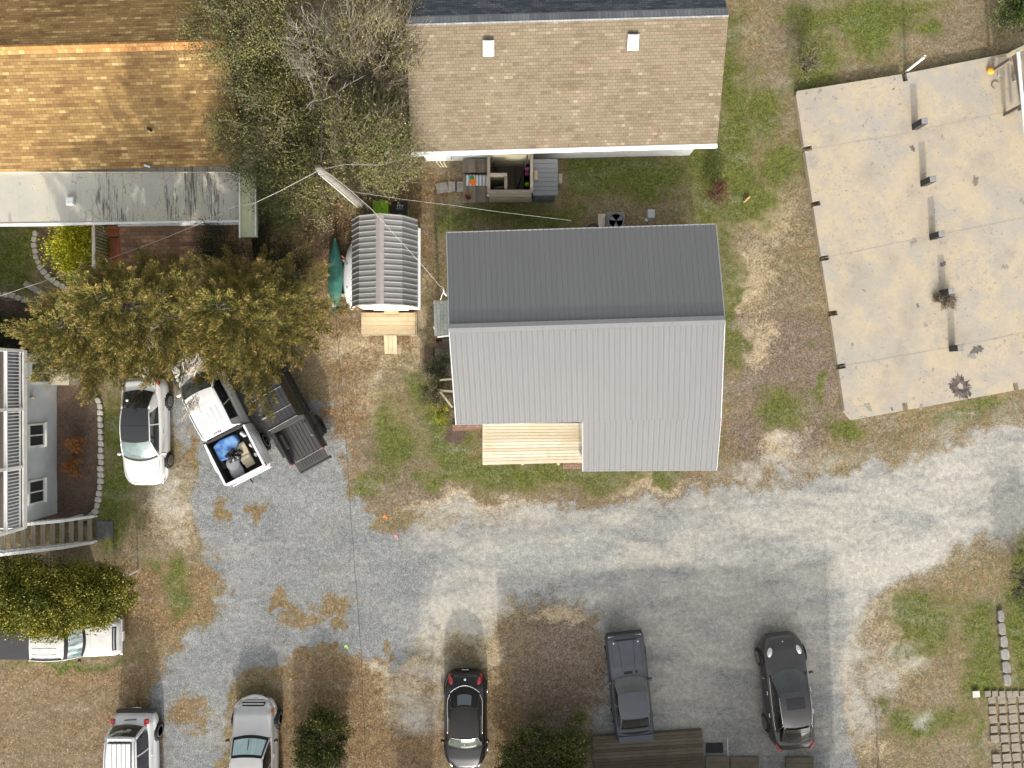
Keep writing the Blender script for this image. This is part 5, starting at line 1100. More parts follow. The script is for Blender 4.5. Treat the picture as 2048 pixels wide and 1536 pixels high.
# 9 dark grey SUV, front up
c = veh('dark_grey_suv', 11.72, -13.07, 6.3, 'dark bronze grey SUV with sunroof and oval headlights at the bottom right of the lot', 'car')
PC = paint('bronze_grey', (.052,.048,.046), .45, .32, .8)
b = Body([(-2.4,.80,1.0,.42),(-2.1,.90,1.08,.32),(-1.3,.96,1.06,.26),(0,.95,1.0,.24),(1.0,.94,1.0,.26),(1.9,.92,.88,.3),(2.4,.80,.62,.36)], rnd=(.6,.85), endw=(.6,.5), p=2.2, arches=((1.42,.37,.43),(-1.42,.37,.43)), crown=.05)
b.mesh('body', PC, c); MB().box(-.8,.8,-2.0,2.0,.2,.7).build('underbody', V['under'], c); g = Green(b, 1.08, .32, -1.28, -2.02, .62, .56, 1.60, 1.50, zrf=1.54, bowf=.24, bowr=.12, wbf=.84, wbr=.72, ins=.13)
g.roof(PC, c); g.shield(vglass('suv_ws', (.03,.037,.04), (.045,.055,.055)), c); g.shield(PC, c, 'rear_frame', True); g.shield(vglass('suv_rear', (.02,.025,.026), (.09,.11,.105)), c, 'rear_window', True, -.82, .82, .08, .74, .008); g.shield(PC, c, 'rear_spoiler', True, -.9, .9, .86, 1.06, .05)
g.pillars(PC, c, .03, (.48,))
for sg in (1,-1):
    g.sidepanel(SG, c, 'side_window', sg, (.05,.88), (.02,.90)); MB().tube([g.side(.03+.82*k/16, sg)+Vector((sg*.02,0,.02)) for k in range(17)], .013, 6).build('chrome_trim', V['chrome'], c, smooth=True)
    MB().tube([g.side(.85, sg).lerp(g.top(sg, .88), k/4)+Vector((sg*.01,0,.02)) for k in range(5)]+[g.top(sg*1.0, .88-.8*k/10)+Vector((sg*.02,0,.015)) for k in range(11)], .010, 6).build('window_trim', V['chrome'], c, smooth=True)
    oval(b, sg*.62, 1.78, .10, .19, sg*.35, V['lens'], 'headlight', c, .05); MB().tube([(sg*.80,-2.05,1.0),(sg*.72,-2.28,.96),(sg*.55,-2.40,.92)], .05, 8).build('tail_light', V['red'], c, smooth=True)
g.roof(plain('sunroof', (.03,.03,.032), .25), c, 'sunroof', .14, .44, .006, -.62, .62); seam(b, [(.52,1.2),(.42,2.0),(.30,2.2)], c, .008, m=plain('crease', (.03,.028,.027), .5)); MB().cbox((.0,2.14,b.surf(0,2.14)+.01),(.03,.05,.01)).build('hood_badge', V['lens'], c)
wheels(c, 1.0, (1.42,-1.42), .39, .26); mirrors(b, c, .80, PC, .15); handles(b, c, (.1,-.85), V['chrome'], .95)
# ---------------------------------------------------------------- trees, hedges, bushes
def unit(a): return a/np.maximum(np.linalg.norm(a, axis=-1, keepdims=True), 1e-9)
def leaves(name, pos, dirs, ln, wd, tone, m, parent, r, flat=.5):
    """one kite-shaped leaf (two triangles) per position"""
    n = len(pos); rnd = unit(r.normal(size=(n, 3))); rnd[:, 2] *= flat; side = unit(np.cross(dirs, rnd)); ln = np.asarray(ln).reshape(-1, 1)*np.ones((n, 1)); wd = np.asarray(wd).reshape(-1, 1)*np.ones((n, 1))
    a = pos; b = pos+dirs*ln*.45+side*wd*.5; c = pos+dirs*ln; d = pos+dirs*ln*.45-side*wd*.5
    Vv = np.stack([a, b, c, d], 1).reshape(-1, 3); return raw(name, Vv, np.arange(4*n), 4, m, parent, np.repeat(tone, 4))
def twigs(name, p, d, ln, rad, m, parent, tone, bend=None):
    """thin three-sided tapering twigs with one bend"""
    n = len(p); r = np.random.default_rng(3); ln = np.asarray(ln).reshape(-1, 1); rad = np.asarray(rad).reshape(-1, 1)*np.ones((n, 1))
    u = unit(np.cross(d, np.array([.3, .2, 1.0]))); w_ = np.cross(d, u); mid = p+d*ln*.5+(u*r.normal(0, .08, (n, 1))+w_*r.normal(0, .08, (n, 1)))*ln; end = p+d*ln+(bend if bend is not None else 0)
    rings = []
    for q, k in ((p, 1.0), (mid, .7)):
        for i in range(3): a = i*2.094; rings.append(q+(u*math.cos(a)+w_*math.sin(a))*rad*k)
    Vv = np.stack(rings+[end], 1).reshape(-1, 3); f = np.array([[0,1,4,3],[1,2,5,4],[2,0,3,5]]); t3 = np.array([[3,4,6],[4,5,6],[5,3,6]])
    o = np.arange(n)[:, None, None]*7; fq = (f[None]+o).reshape(-1, 4); ft = (t3[None]+o).reshape(-1, 3)
    me_f = np.concatenate([fq[:, [0,1,2]], fq[:, [0,2,3]], ft]).ravel(); return raw(name, Vv, me_f, 3, m, parent, np.repeat(tone, 7))
BARK = plain('bark', (.16,.13,.10), .95, .3, 9, bump=.4); SILVER = tonemat('silver_twig', [(0, (.20,.17,.14)), (.6, (.36,.32,.27)), (1, (.55,.52,.47))], .9); TWIG = tonemat('brown_twig', [(0, (.10,.075,.05)), (.5, (.20,.16,.115)), (1, (.38,.33,.26))], .9)
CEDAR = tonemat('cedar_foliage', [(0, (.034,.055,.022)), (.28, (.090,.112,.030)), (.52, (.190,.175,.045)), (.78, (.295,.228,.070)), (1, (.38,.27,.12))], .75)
def cedar(loc, h, R, nl, seed, label, lean=(0,0), group=None, zlow=.9, dens=1.0):
    r = np.random.default_rng(seed); root = thing('cedar_tree', (loc[0], loc[1], 0), label, 'tree', 0, group)
    tr = MB().tube([(0,0,-.1),(lean[0]*.3,lean[1]*.3,h*.35),(lean[0]*.7,lean[1]*.7,h*.7),(lean[0],lean[1],h*.97)], [.2,.15,.09,.02], 8).build('trunk', BARK, root, smooth=True)
    P_, D_, T_, L_ = [], [], [], []; lim = MB(); bare_p, bare_d = [], []
    for i in range(nl):
        f = (i+.5)/nl; z0 = zlow+(h*.97-zlow)*f**.92; az = i*2.39996+r.normal(0, .25); Rm = np.interp((az % 6.2832), np.linspace(0, 6.2832, len(R)+1), list(R)+[R[0]])
        L = Rm*((1-f)**.62*.97+.05)*r.uniform(.72, 1.12); sl = .18+.55*f+r.normal(0, .08); c0 = np.array([lean[0]*z0/h, lean[1]*z0/h, z0])
        hd = np.array([math.cos(az), math.sin(az), 0]); pts = []
        for k in range(7): s = k/6; pts.append(c0+hd*L*s+np.array([0, 0, L*(sl*s-.20*s*(1-s)*1.2)])+np.array([-hd[1], hd[0], 0])*L*.08*math.sin(s*3+i))
        lim.tube([tuple(q) for q in pts], [.05*(1-.85*k/6)*(.5+L/4) for k in range(7)], 5); pts = np.array(pts)
        npl = int(7+L*9.5*dens)
        for j in range(npl):
            s = .12+.88*((j+.5)/npl)**.8; q = np.array([np.interp(s*6, range(7), pts[:, a]) for a in range(3)]); tang = unit(np.array([np.interp(min(s+.05,1)*6, range(7), pts[:, a]) for a in range(3)])-np.array([np.interp((s-.05)*6, range(7), pts[:, a]) for a in range(3)]))
            sg = 1 if j % 2 else -1; side = unit(np.cross(tang, [0,0,1]))*sg; ang = r.uniform(.30, .85)*(1-.7*(s > .9)); d = unit(tang*math.cos(ang)+side*math.sin(ang)+np.array([0,0,r.uniform(-.05,.50)]))
            l = r.uniform(.48, .98)*(1.1-.42*s)*(.7+.12*L); P_.append(q); D_.append(d); L_.append(l); T_.append(r.normal(0, .12)+.10*s)
    lim.build('limb', BARK, root, smooth=True)
    P_ = np.array(P_); D_ = np.array(D_); L_ = np.array(L_); T_ = np.array(T_); K = 92; n = len(P_)
    s = r.random((n, K))**.8; u = unit(np.cross(D_, np.array([0, 0, 1.0])+r.normal(0, .35, (n, 3)))); nrm = np.cross(D_, u); sg = np.where(r.random((n, K)) < .5, 1, -1)
    off = r.random((n, K))*.29*(1.12-s)*sg; pos = P_[:, None]+D_[:, None]*(L_[:, None]*s)[..., None]+u[:, None]*(off*L_[:, None])[..., None]+nrm[:, None]*(r.normal(0, .055, (n, K))*L_[:, None]+.0)[..., None]
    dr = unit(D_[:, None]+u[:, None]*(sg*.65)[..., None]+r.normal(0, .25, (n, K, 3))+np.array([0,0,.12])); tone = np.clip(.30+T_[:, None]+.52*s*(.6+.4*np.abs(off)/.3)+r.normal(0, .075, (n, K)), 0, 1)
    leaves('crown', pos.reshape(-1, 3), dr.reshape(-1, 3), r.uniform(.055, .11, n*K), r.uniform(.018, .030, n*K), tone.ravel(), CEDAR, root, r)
    return root
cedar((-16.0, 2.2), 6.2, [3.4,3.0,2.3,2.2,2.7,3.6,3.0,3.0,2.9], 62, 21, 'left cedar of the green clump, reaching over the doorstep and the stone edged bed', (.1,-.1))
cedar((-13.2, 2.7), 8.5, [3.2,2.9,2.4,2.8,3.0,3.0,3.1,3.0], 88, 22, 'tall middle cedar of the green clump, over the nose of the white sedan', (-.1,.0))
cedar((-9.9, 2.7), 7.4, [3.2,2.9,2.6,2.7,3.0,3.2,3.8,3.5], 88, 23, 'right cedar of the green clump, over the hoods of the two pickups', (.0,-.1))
# dead silver branches showing in the cedars
for i, (a, b, z, n_, L, az, sp, lb) in enumerate(((268,615,4.2,26,.9,1.0,1.5,'bare silver twigs in the gap between the left and middle cedars'),(285,665,4.4,60,.9,1.4,2.8,'round tangle of bare silver twigs in the middle cedar'),(375,745,2.6,46,1.6,.9,.45,'long bare silver branches hanging over the hood of the white pickup'),(388,800,2.3,22,.9,4.5,.6,'pale bare twigs hanging over the white pickup roof'),(285,735,3.5,6,.8,5.3,.3,'short bare twig near the roof of the white sedan'))):
    r = np.random.default_rng(60+i); q = P(a, b, z); p = np.tile(np.array(q), (n_, 1))+r.normal(0, .12, (n_, 3)); an = az+r.normal(0, sp/2, n_) if sp < 2 else r.uniform(0, 6.28, n_)
    d = unit(np.stack([np.cos(an), np.sin(an), r.normal(.1, .3, n_)], 1)); l = r.uniform(.4, 1, n_)*L; p2 = p+d*l[:, None]*.6; d2 = unit(d+r.normal(0, .45, d.shape)); p3 = p+d*l[:, None]*.4; d3 = unit(d+r.normal(0, .6, d.shape))
    o = twigs('dead_branch', np.concatenate([p, p2, p3]), np.concatenate([d, d2, d3]), np.concatenate([l, l*.7, l*.5]), np.concatenate([np.full(n_, .022), np.full(n_, .012), np.full(n_, .010)]), SILVER, None, r.random(3*n_)*.6+.4); tag(o, lb, 'dead branches')

OAKLEAF = tonemat('olive_leaf', [(0, (.045,.062,.022)), (.35, (.125,.135,.045)), (.62, (.225,.21,.075)), (.85, (.34,.29,.12)), (1, (.44,.39,.22))], .6)
def broad(loc, h, R, nsub, label, seed, leafn=70, twn=16, leafm=None, twm=None, name='wax_myrtle_tree', leaf=(.045,.08), bias=(0,0,0), group=None, flat=.62, twl=(.35,.8), tb=0.0, cat='tree', clump=.34, trunk=True):
    r = np.random.default_rng(seed); root = thing(name, (loc[0], loc[1], 0), label, cat, 0, group)
    ends = []; lim = MB(); nl = max(5, nsub//9); c = np.array([0, 0, h*.42]); bias = np.array(bias, float)
    if trunk:
        MB().tube([(0,0,-.1),(.06,.03,h*.2),(0,.05,h*.42)], [.13,.11,.08], 7).build('trunk', BARK, root, smooth=True)
    for i in range(nl):
        az = i*2.39996+r.normal(0, .2); el = r.uniform(.25, 1.35); Rm = np.interp(az % 6.2832, np.linspace(0, 6.2832, len(R)+1), list(R)+[R[0]]); L = Rm*r.uniform(.55, .75)
        tip = c+np.array([math.cos(az)*math.cos(el)*L, math.sin(az)*math.cos(el)*L, math.sin(el)*h*.33]); mid = c*.6+tip*.4+r.normal(0, .12, 3)+[0,0,.1]
        lim.tube([(0,0,h*.25), tuple(mid), tuple(tip)], [.06,.04,.02], 5)
        for j in range(nsub//nl+1):
            a2 = az+r.normal(0, .55); R2 = np.interp(a2 % 6.2832, np.linspace(0, 6.2832, len(R)+1), list(R)+[R[0]]); rr = math.sqrt(r.uniform(.02, 1))*R2; zz = c[2]+(h-c[2])*math.sqrt(max(0, 1-(rr/R2)**2*.85))*r.uniform(.75, 1.0)*flat/.62-(.2*h)*(rr/R2)**2*r.random()
            e = np.array([math.cos(a2)*rr, math.sin(a2)*rr, zz])+r.normal(0, clump*.3, 3); ends.append((e, unit(e-c*np.array([1,1,.7])))); lim.tube([tuple(mid*.4+tip*.6), tuple((tip+e)/2+r.normal(0, .1, 3)), tuple(e)], [.022,.016,.008], 4)
    lim.build('branch', BARK, root, smooth=True)
    E = np.array([e for e, d in ends]); D = np.array([d for e, d in ends]); n = len(E)
    if leafn:
        dens = np.clip(r.normal(1, .5, n), .15, 2); k = (leafn*dens).astype(int); idx = np.repeat(np.arange(n), k); m_ = len(idx); ct = r.normal(0, .15, n)
        pos = E[idx]+r.normal(0, 1, (m_, 3))*(clump*np.repeat(r.uniform(.5, 1.25, n), k))[:, None]*np.array([1, 1, .6])+D[idx]*r.uniform(-.1, .35, (m_, 1)); dr = unit(D[idx]*.9+bias+r.normal(0, .8, (m_, 3))); tone = np.clip(.42+ct[idx]+r.normal(0, .10, m_), 0, 1)
        leaves('crown', pos, dr, r.uniform(leaf[0], leaf[1], m_), r.uniform(leaf[0], leaf[1], m_)*.75, tone, leafm or OAKLEAF, root, r)
    if twn:
        idx = np.repeat(np.arange(n), twn); m_ = len(idx); p = E[idx]+r.normal(0, min(.22, clump*.7), (m_, 3)); d = unit(D[idx]+bias*1.5+r.normal(0, .42, (m_, 3))); l = r.uniform(twl[0], twl[1], m_)
        p2 = p+d*l[:, None]*r.uniform(.3, .8, (m_, 1)); d2 = unit(d+r.normal(0, .5, (m_, 3))); twigs('twigs', np.concatenate([p, p2]), np.concatenate([d, d2]), np.concatenate([l, l*.55]), np.concatenate([np.full(m_, .0085), np.full(m_, .006)]), twm or TWIG, root, np.clip(np.tile(r.normal(.5+tb, .2, m_), 2), 0, 1))
    return root
G_ = 'scrubby trees between the two shingled houses'
broad((-10.0, 13.1), 5.2, [2.3,2.3,2.2,2.4,3.2,2.6,2.2,2.2], 150, 'olive leaved scrub tree spreading over the ridge end of the orange roof', 31, 260, 6, bias=(-.4,.2,.1), group=G_)
broad((-9.6, 9.9), 4.9, [2.2,2.1,2.2,2.9,2.5,2.0,2.1,2.2], 140, 'olive leaved scrub tree over the lower right part of the orange roof', 32, 260, 6, bias=(-.5,-.1,.1), group=G_)
broad((-8.1, 7.9), 4.3, [1.7,1.8,1.7,1.8,1.7,1.7,1.6,1.6], 90, 'green scrub tree just left of the utility pole top', 33, 300, 7, bias=(-.2,-.2,.1), group=G_)
broad((-7.6, 12.6), 4.8, [1.5,1.5,1.7,1.6,1.5,1.5,1.4,1.5], 80, 'bare silver twigged tree in the middle of the scrub trees', 34, 60, 12, twm=SILVER, tb=0, group=G_, twl=(.3,.8))
broad((-5.2, 13.0), 5.3, [1.7,2.2,2.3,2.0,1.8,1.8,1.9,1.9], 110, 'grey twigged scrub tree touching the slate side of the tan house', 35, 110, 18, tb=.15, bias=(.3,.4,.1), group=G_, twl=(.4,.9))
broad((-5.5, 9.6), 4.9, [1.45,1.7,1.8,2.0,2.0,1.9,1.9,1.8], 120, 'bronze green scrub tree beside the left edge of the tan roof', 36, 230, 9, tb=.08, bias=(.2,.4,.1), group=G_, twl=(.4,.8))
broad((-6.1, 9.0), 3.9, [1.5,1.3,1.4,1.5,1.5,1.4,1.2,1.4], 90, 'sparse twiggy scrub tree right of the utility pole top', 37, 110, 18, tb=.12, bias=(.1,-.1,.1), group=G_, twl=(.4,.8))
rw = np.random.default_rng(77); mb = MB()
def limb(p, d, L, r0, lev):
    pts = [np.array(p, float)]; d = unit(np.array(d, float)); n = 9
    for k in range(n): d = unit(d+rw.normal(0, .22, 3)+[0, 0, .02]); pts.append(pts[-1]+d*L/n)
    mb.tube([tuple(q) for q in pts], [r0*(1-.8*k/n) for k in range(n+1)], 6)
    if lev:
        for k in range(3, n, 2): limb(pts[k], unit(d+rw.normal(0, .8, 3)), L*.5, r0*.45, lev-1)
mb.tube([(-7.7,10.8,-.1),(-7.6,10.9,1.8),(-7.7,11.0,3.4)], [.11,.09,.07], 7)
for dd in ((.3,1,.5),(-.5,.9,.4),(.8,.1,.6),(-.7,-.4,.6),(.2,-.8,.6)): limb((-7.7,11.0,3.3), dd, 2.3, .045, 2)
o = mb.build('dead_tree', plain('silver_wood', (.40,.37,.32), .9, .2, 8), None, smooth=True); tag(o, 'thick bleached dead limbs in the middle of the scrub trees', 'dead tree')
YEL = tonemat('yellow_leaf', [(0, (.09,.12,.014)), (.4, (.28,.30,.02)), (.75, (.55,.50,.025)), (1, (.75,.68,.05))], .5)
HEDGE = tonemat('hedge_leaf', [(0, (.035,.052,.012)), (.35, (.16,.17,.03)), (.65, (.29,.265,.045)), (.9, (.36,.29,.05)), (1, (.50,.36,.08))], .5)
DGRN = tonemat('dark_leaf', [(0, (.010,.020,.010)), (.5, (.028,.045,.018)), (1, (.07,.085,.035))], .6)
GRNY = tonemat('dim_leaf', [(0, (.035,.05,.016)), (.5, (.09,.10,.028)), (.85, (.19,.17,.045)), (1, (.32,.23,.07))], .7)
broad((-17.85, 5.85), 1.7, [1.0,1.15,1.1,1.15,1.35,1.2,1.15,1.05], 80, 'bright yellow green rounded bush beside the landing railing', 41, 260, 0, YEL, name='yellow_bush', cat='bush', leaf=(.05,.09), clump=.22, trunk=False)
# long hedge: several bushes grown together
for i, (a, b, rx, hh, sd, lb) in enumerate(((40,1185,1.7,2.7,42,'left bush of the yellow green hedge, cut by the left edge'),(125,1190,1.65,2.9,43,'middle bush of the yellow green hedge above the rusty pickup roof'),(200,1185,1.35,2.6,44,'right end bush of the yellow green hedge beside the small white sign'))):
    q = P(a, b, 1.2); broad((q.x, q.y), hh, [rx,rx*.85,rx*.8,rx*.9,rx*1.1,rx*.85,rx*.7,rx*.75], 150, lb, sd, 230, 0, HEDGE, name='hedge_bush', cat='bush', leaf=(.055,.10), clump=.17, trunk=False, group='yellow green hedge', twl=(.2,.4))
q = P(28,670,.8); broad((q.x-.3, q.y), 1.6, [1.5,1.2,.8,1.2,1.5,1.2,.9,1.2], 90, 'dark green shrub north of the white balcony house', 45, 200, 0, DGRN, name='dark_shrub', cat='bush', leaf=(.03,.06), clump=.25, trunk=False)
q = P(80,668,.8); broad((q.x, q.y), 1.3, [.7,.7,.6,.8,.9,.8,.7,.7], 50, 'smaller dark green shrub at the edge of the left cedar', 46, 160, 0, DGRN, name='dark_shrub', cat='bush', leaf=(.03,.06), clump=.2, trunk=False)
q = P(648,1482,.7); broad((q.x, q.y), 1.3, [.7,1.0,1.35,.9,.75,1.2,1.0,.8], 70, 'dark green bush around the small white yard sign at the bottom', 47, 190, 0, GRNY, name='round_bush', cat='bush', leaf=(.055,.10), clump=.15, trunk=False)
q = P(1100,1500,.8); broad((q.x, q.y), 1.5, [1.2,1.9,1.1,1.6,1.9,1.2,1.5,1.0], 105, 'spreading dark green bush beside the weathered bottom deck', 48, 190, 2, GRNY, name='spreading_bush', cat='bush', leaf=(.055,.11), clump=.17, trunk=False, twl=(.2,.5))
q = P(1040,1530,.8); broad((q.x, q.y), 1.2, [.8,.7,.7,.8,.7,.8,.8,.8], 40, 'low yellow tinged bush at the bottom edge right of the black coupe', 49, 150, 2, GRNY, name='low_bush', cat='bush', leaf=(.05,.10), clump=.14, trunk=False, twl=(.2,.4))
q = P(1606,132,.3); broad((q.x, q.y), .9, [.5]*8, 24, 'small leafy shrub on the grass left of the concrete slab corner', 50, 60, 6, GRNY, name='small_shrub', cat='bush', leaf=(.03,.06), clump=.14, trunk=False, twl=(.2,.4))
q = P(2006,42,.4); broad((q.x, q.y), 1.3, [.55]*8, 30, 'small glossy green shrub above the concrete slab near the top right corner', 51, 110, 0, tonemat('glossy', [(0,(.02,.04,.01)),(.6,(.06,.09,.02)),(1,(.16,.18,.04))], .4), name='small_shrub', cat='bush', leaf=(.05,.09), clump=.16, trunk=False)
q = P(1434,385,.4); broad((q.x, q.y), .7, [.30]*8, 22, 'small bare reddish shrub between the two roofed houses on the lawn', 52, 10, 16, GRNY, tonemat('red_twig', [(0,(.09,.04,.03)),(1,(.28,.13,.10))]), name='bare_shrub', cat='bush', clump=.12, trunk=False, twl=(.15,.4))
ORB = tonemat('orange_dry', [(0,(.12,.05,.02)),(.6,(.32,.13,.035)),(1,(.5,.26,.08))])
for i,(a,b,s_,lb) in enumerate(((154,887,.22,'small orange dried shrub, upper one in the mulch bed'),(150,933,.34,'larger orange dried shrub, lower one in the mulch bed'))):
    q = P(a,b,.2); broad((q.x,q.y), .5, [s_]*8, 20, lb, 53+i, 40, 14, ORB, ORB, name='dried_shrub', cat='bush', leaf=(.03,.05), clump=.08, trunk=False, twl=(.1,.22), group='orange shrubs in the mulch bed')
q = P(878,735,.4); broad((q.x,q.y), 1.0, [.45,.4,.4,.5,.5,.4,.4,.4], 36, 'dark green vine beside the weathered side steps', 55, 90, 4, DGRN, name='vine', cat='vine', leaf=(.03,.06), clump=.14, trunk=False, twl=(.1,.3))
q = P(872,785,.4); broad((q.x,q.y), 1.1, [.4,.5,.6,.5,.4,.5,.6,.5], 40, 'twiggy vine climbing over the white trellis', 56, 60, 12, GRNY, name='vine', cat='vine', leaf=(.03,.06), clump=.15, trunk=False, twl=(.15,.4))
q = P(886,826,.2); broad((q.x,q.y), .5, [.5,.3,.25,.4,.5,.3,.25,.4], 30, 'yellow leaved ground plant at the corner of the west wall', 57, 50, 0, YEL, name='yellow_plant', cat='plant', leaf=(.03,.06), clump=.08, trunk=False)
q = P(1890,600,.3); broad((q.x,q.y), .3, [.35,.2,.15,.3,.35,.2,.15,.3], 22, 'dry brown weed tuft beside the fourth black stub post on the slab', 58, 20, 20, TWIG, TWIG, name='dry_weed', cat='weed', leaf=(.03,.05), clump=.06, trunk=False, twl=(.14,.34))
q = P(2052,1165,.7); broad((q.x,q.y), 1.6, [.9,.9,.8,.8,.75,.8,.8,.9], 50, 'dark bush cut by the right edge above the green lawn strip', 59, 90, 10, DGRN, name='dark_bush', cat='bush', leaf=(.03,.06), clump=.2, trunk=False, twl=(.2,.4))
q = P(150,520,.2); broad((q.x,q.y), .5, [.7,.4,.3,.5,.6,.5,.5,.6], 30, 'low bare twiggy shrub in the stone edged bed below the yellow green bush', 60, 14, 26, GRNY, tonemat('mauve_twig', [(0,(.10,.07,.055)),(1,(.24,.17,.13))]), name='bare_shrub', cat='bush', clump=.1, trunk=False, twl=(.15,.35))
q = P(540,430,1.5); broad((q.x,q.y), 2.2, [.8,.8,.7,.7,.6,.7,.8,.8], 40, 'sparse green sapling at the right end of the sage green parapet', 61, 120, 4, GRNY, name='sapling', leaf=(.03,.06), clump=.2, twl=(.2,.4))
q = P(470,500,1.2); broad((q.x,q.y), 2.9, [1.3,1.3,1.2,1.2,1.3,1.2,1.2,1.2], 90, 'dark green understory tree behind the right cedar below the white porch roof', 62, 130, 2, DGRN, name='understory_tree', leaf=(.04,.07), clump=.26, twl=(.2,.4))
q = P(560,560,1.2); broad((q.x,q.y), 2.8, [1.1,1.3,1.2,1.2,1.1,1.2,1.2,1.1], 70, 'green understory tree at the right edge of the cedar clump', 63, 130, 2, DGRN, name='understory_tree', leaf=(.04,.07), clump=.26, twl=(.2,.4))
# ---------------------------------------------------------------- concrete slab with stub posts
S_ = .20
def notch(a, b, x, y, w_=.22, d_=.33):    # a square bite out of the edge a-b at the pixel (x, y)
    q = P(x, y, S_); e = (b-a).normalized(); n_ = Vector((-e.y, e.x, 0)); t_ = (q-a).dot(e); s = 1
    return [a+e*(t_-w_/2), a+e*(t_-w_/2)+n_*d_, a+e*(t_+w_/2)+n_*d_, a+e*(t_+w_/2)]
c1 = P(1592,190,S_); c2 = P(1690,822,S_); c3 = P(1704,840,S_); c4 = P(2200,750,S_); c5 = P(2200,70,S_)
pts = [c1]+notch(c1,c2,1605,298)+notch(c1,c2,1624,408)+notch(c1,c2,1643,517)+notch(c1,c2,1662,627)+notch(c1,c2,1681,733)+[c2,c3]+notch(c3,c4,1811,817)+notch(c3,c4,2033,779)+[c4,c5]+notch(c5,c1,1808,147)
pts.append(P(1594,182,S_))
sl = thing('concrete_slab', (18, 6, 0), 'large raised pale concrete foundation slab at the right with dirt marks', 'slab')
MB().prism([(p.x, p.y) for p in pts], -.15, S_).build('slab_top', M['slab'], sl, world=True)
mb = MB()
def line(a, b, w_=.018):
    a = P(*a, S_+.004); b = P(*b, S_+.004); d = (b-a).normalized(); n_ = Vector((-d.y, d.x, 0))*w_/2; mb.face(a-n_, b-n_, b+n_, a+n_)
line((1605,301),(1825,265)); line((1830,262),(2100,205)); line((1643,517),(1862,472)); line((1864,472),(2100,425)); line((1681,733),(1902,694)); line((1904,694),(2100,655))
mb.build('control_joint', plain('joint', (.30,.27,.22), .9, .3, 6), sl, world=True)
t = NT('tar_stain'); t.done(t.mix(t.mr(t.noise(t.coord('Object'), 5, 5), .4, .6), (.05,.045,.045), (.16,.12,.10)), .9)
def stain(px, py, R, seed, lb, m, n=46, jag=.3, hole=False):
    r = np.random.default_rng(seed); c = P(px, py, 0); mbs = MB(); pts = []
    for i in range(n): a = i*2*math.pi/n; rr = R*(1+jag*(math.sin(a*2+seed)+.6*math.sin(a*5+seed*2)+.4*math.sin(a*11)))*(1+.12*r.normal()); pts.append((c.x+rr*math.cos(a), c.y+rr*math.sin(a)*1.1))
    k = mbs.av((c.x, c.y, S_+.005)) if not hole else None; ring = [mbs.av((x, y, S_+.005)) for x, y in pts]
    ins = [mbs.av((c.x+(x-c.x)*.28, c.y+.05+(y-c.y)*.28, S_+.005)) for x, y in pts] if hole else None
    for i in range(n):
        j = (i+1) % n
        if hole: mbs.f.append([ring[i], ring[j], ins[j], ins[i]])
        else: mbs.f.append([k, ring[i], ring[j]])
    return mbs.build('stain', m, sl, world=True)
stain(1915,775,.44,3,'',t.m,90,.13,True); stain(1945,365,.16,5,'',plain('oil', (.19,.165,.13), .9), 30, .2)
SM_ = plain('grey_smudge', (.25,.23,.205), .9, .35, 9); SD_ = plain('dark_fleck', (.12,.11,.10), .9, .3, 9)
for i, (a, b, R_) in enumerate(((1948,700,.22),(1938,712,.14),(1732,814,.15),(1779,818,.06),(1837,813,.10),(1822,487,.16),(1880,530,.13),(2003,535,.14),(1846,650,.09),(1830,612,.08),(1722,255,.06),(1635,187,.10),(1782,182,.05),(1795,212,.06),(2040,405,.16),(1820,300,.12),(1700,690,.08),(1860,740,.07))): stain(a, b, R_*.9, 20+i, '', SM_ if i % 3 else SD_, 30, .34)
WD = plain('black_post', (.030,.030,.032), .8, .25, 6); WT = plain('post_end', (.24,.24,.24), .85, .25, 9)
names = ['first black stub post from the top of the slab','second black stub post from the top of the slab','middle black stub post of the row on the slab','fourth black stub post from the top, beside the dry weed','lowest black stub post of the row on the slab']
for i, (a, b) in enumerate(((1830,254),(1847,367),(1865,474),(1885,586),(1904,697))):
    q = P(a, b, S_); o = thing('stub_post', (q.x, q.y, S_), names[i], 'post', .12, 'stub posts on the slab'); hh = .72-.03*i
    MB().box(-.14,.14,-.13,.13,0,hh).build('shaft', WD, o, bevel=.008); MB().box(-.13,.13,-.12,.12,hh+.001,hh+.012).build('top_face', WT, o)
o = MB().tube([P(1812,143,0)+Vector((0,0,.0)), P(1812,143,0)+Vector((0,0,1.42))], .06, 14, False).tube([P(1812,143,0), P(1812,143,0)+Vector((0,0,1.38))], .045, 14).build('white_pipe', M['white'], None, smooth=True); tag(o, 'white plastic standpipe at the top edge of the concrete slab', 'pipe')
o = thing('orange_gauge', tuple(P(1980,142,S_)), 'orange cap with a curved hose lying on the concrete slab', 'hose'); MB().lathe([(0,0),(.15,0),(.17,.05),(.13,.12),(0,.13)], 12, (0,0,0)).build('cap', NT('orange_rust').done((.75,.33,.03), .6), o, smooth=True)
MB().tube([(-.12,.02,.06),(-.05,.25,.08),(.2,.5,.06),(.5,.62,.05),(.7,.6,.04)], .018, 6).build('tube', plain('old_hose', (.28,.22,.15), .7), o, smooth=True)
o = MB().cbox(P(2001,142,S_+.03)+Vector((0,0,0)),(.22,.42,.04)).build('flat_tile', M['slab'], None, bevel=.01); tag(o, 'pale square tile lying on the slab beside the orange cap', 'tile')
o = MB().cbox(P(2033,155,S_+.12),(.26,.30,.16), rz=.1).build('grey_block', M['concrete'], None, bevel=.01); tag(o, 'grey concrete block beside the white boards on the slab', 'block')
o = MB().tube([P(1990,170,S_)+Vector((.16*math.cos(a), .16*math.sin(a), .02)) for a in np.linspace(.5,4.6,12)], .018, 5).build('wire_loop', plain('loop', (.16,.12,.09), .7), None, smooth=True); tag(o, 'curled piece of brown wire on the slab below the orange cap', 'wire')
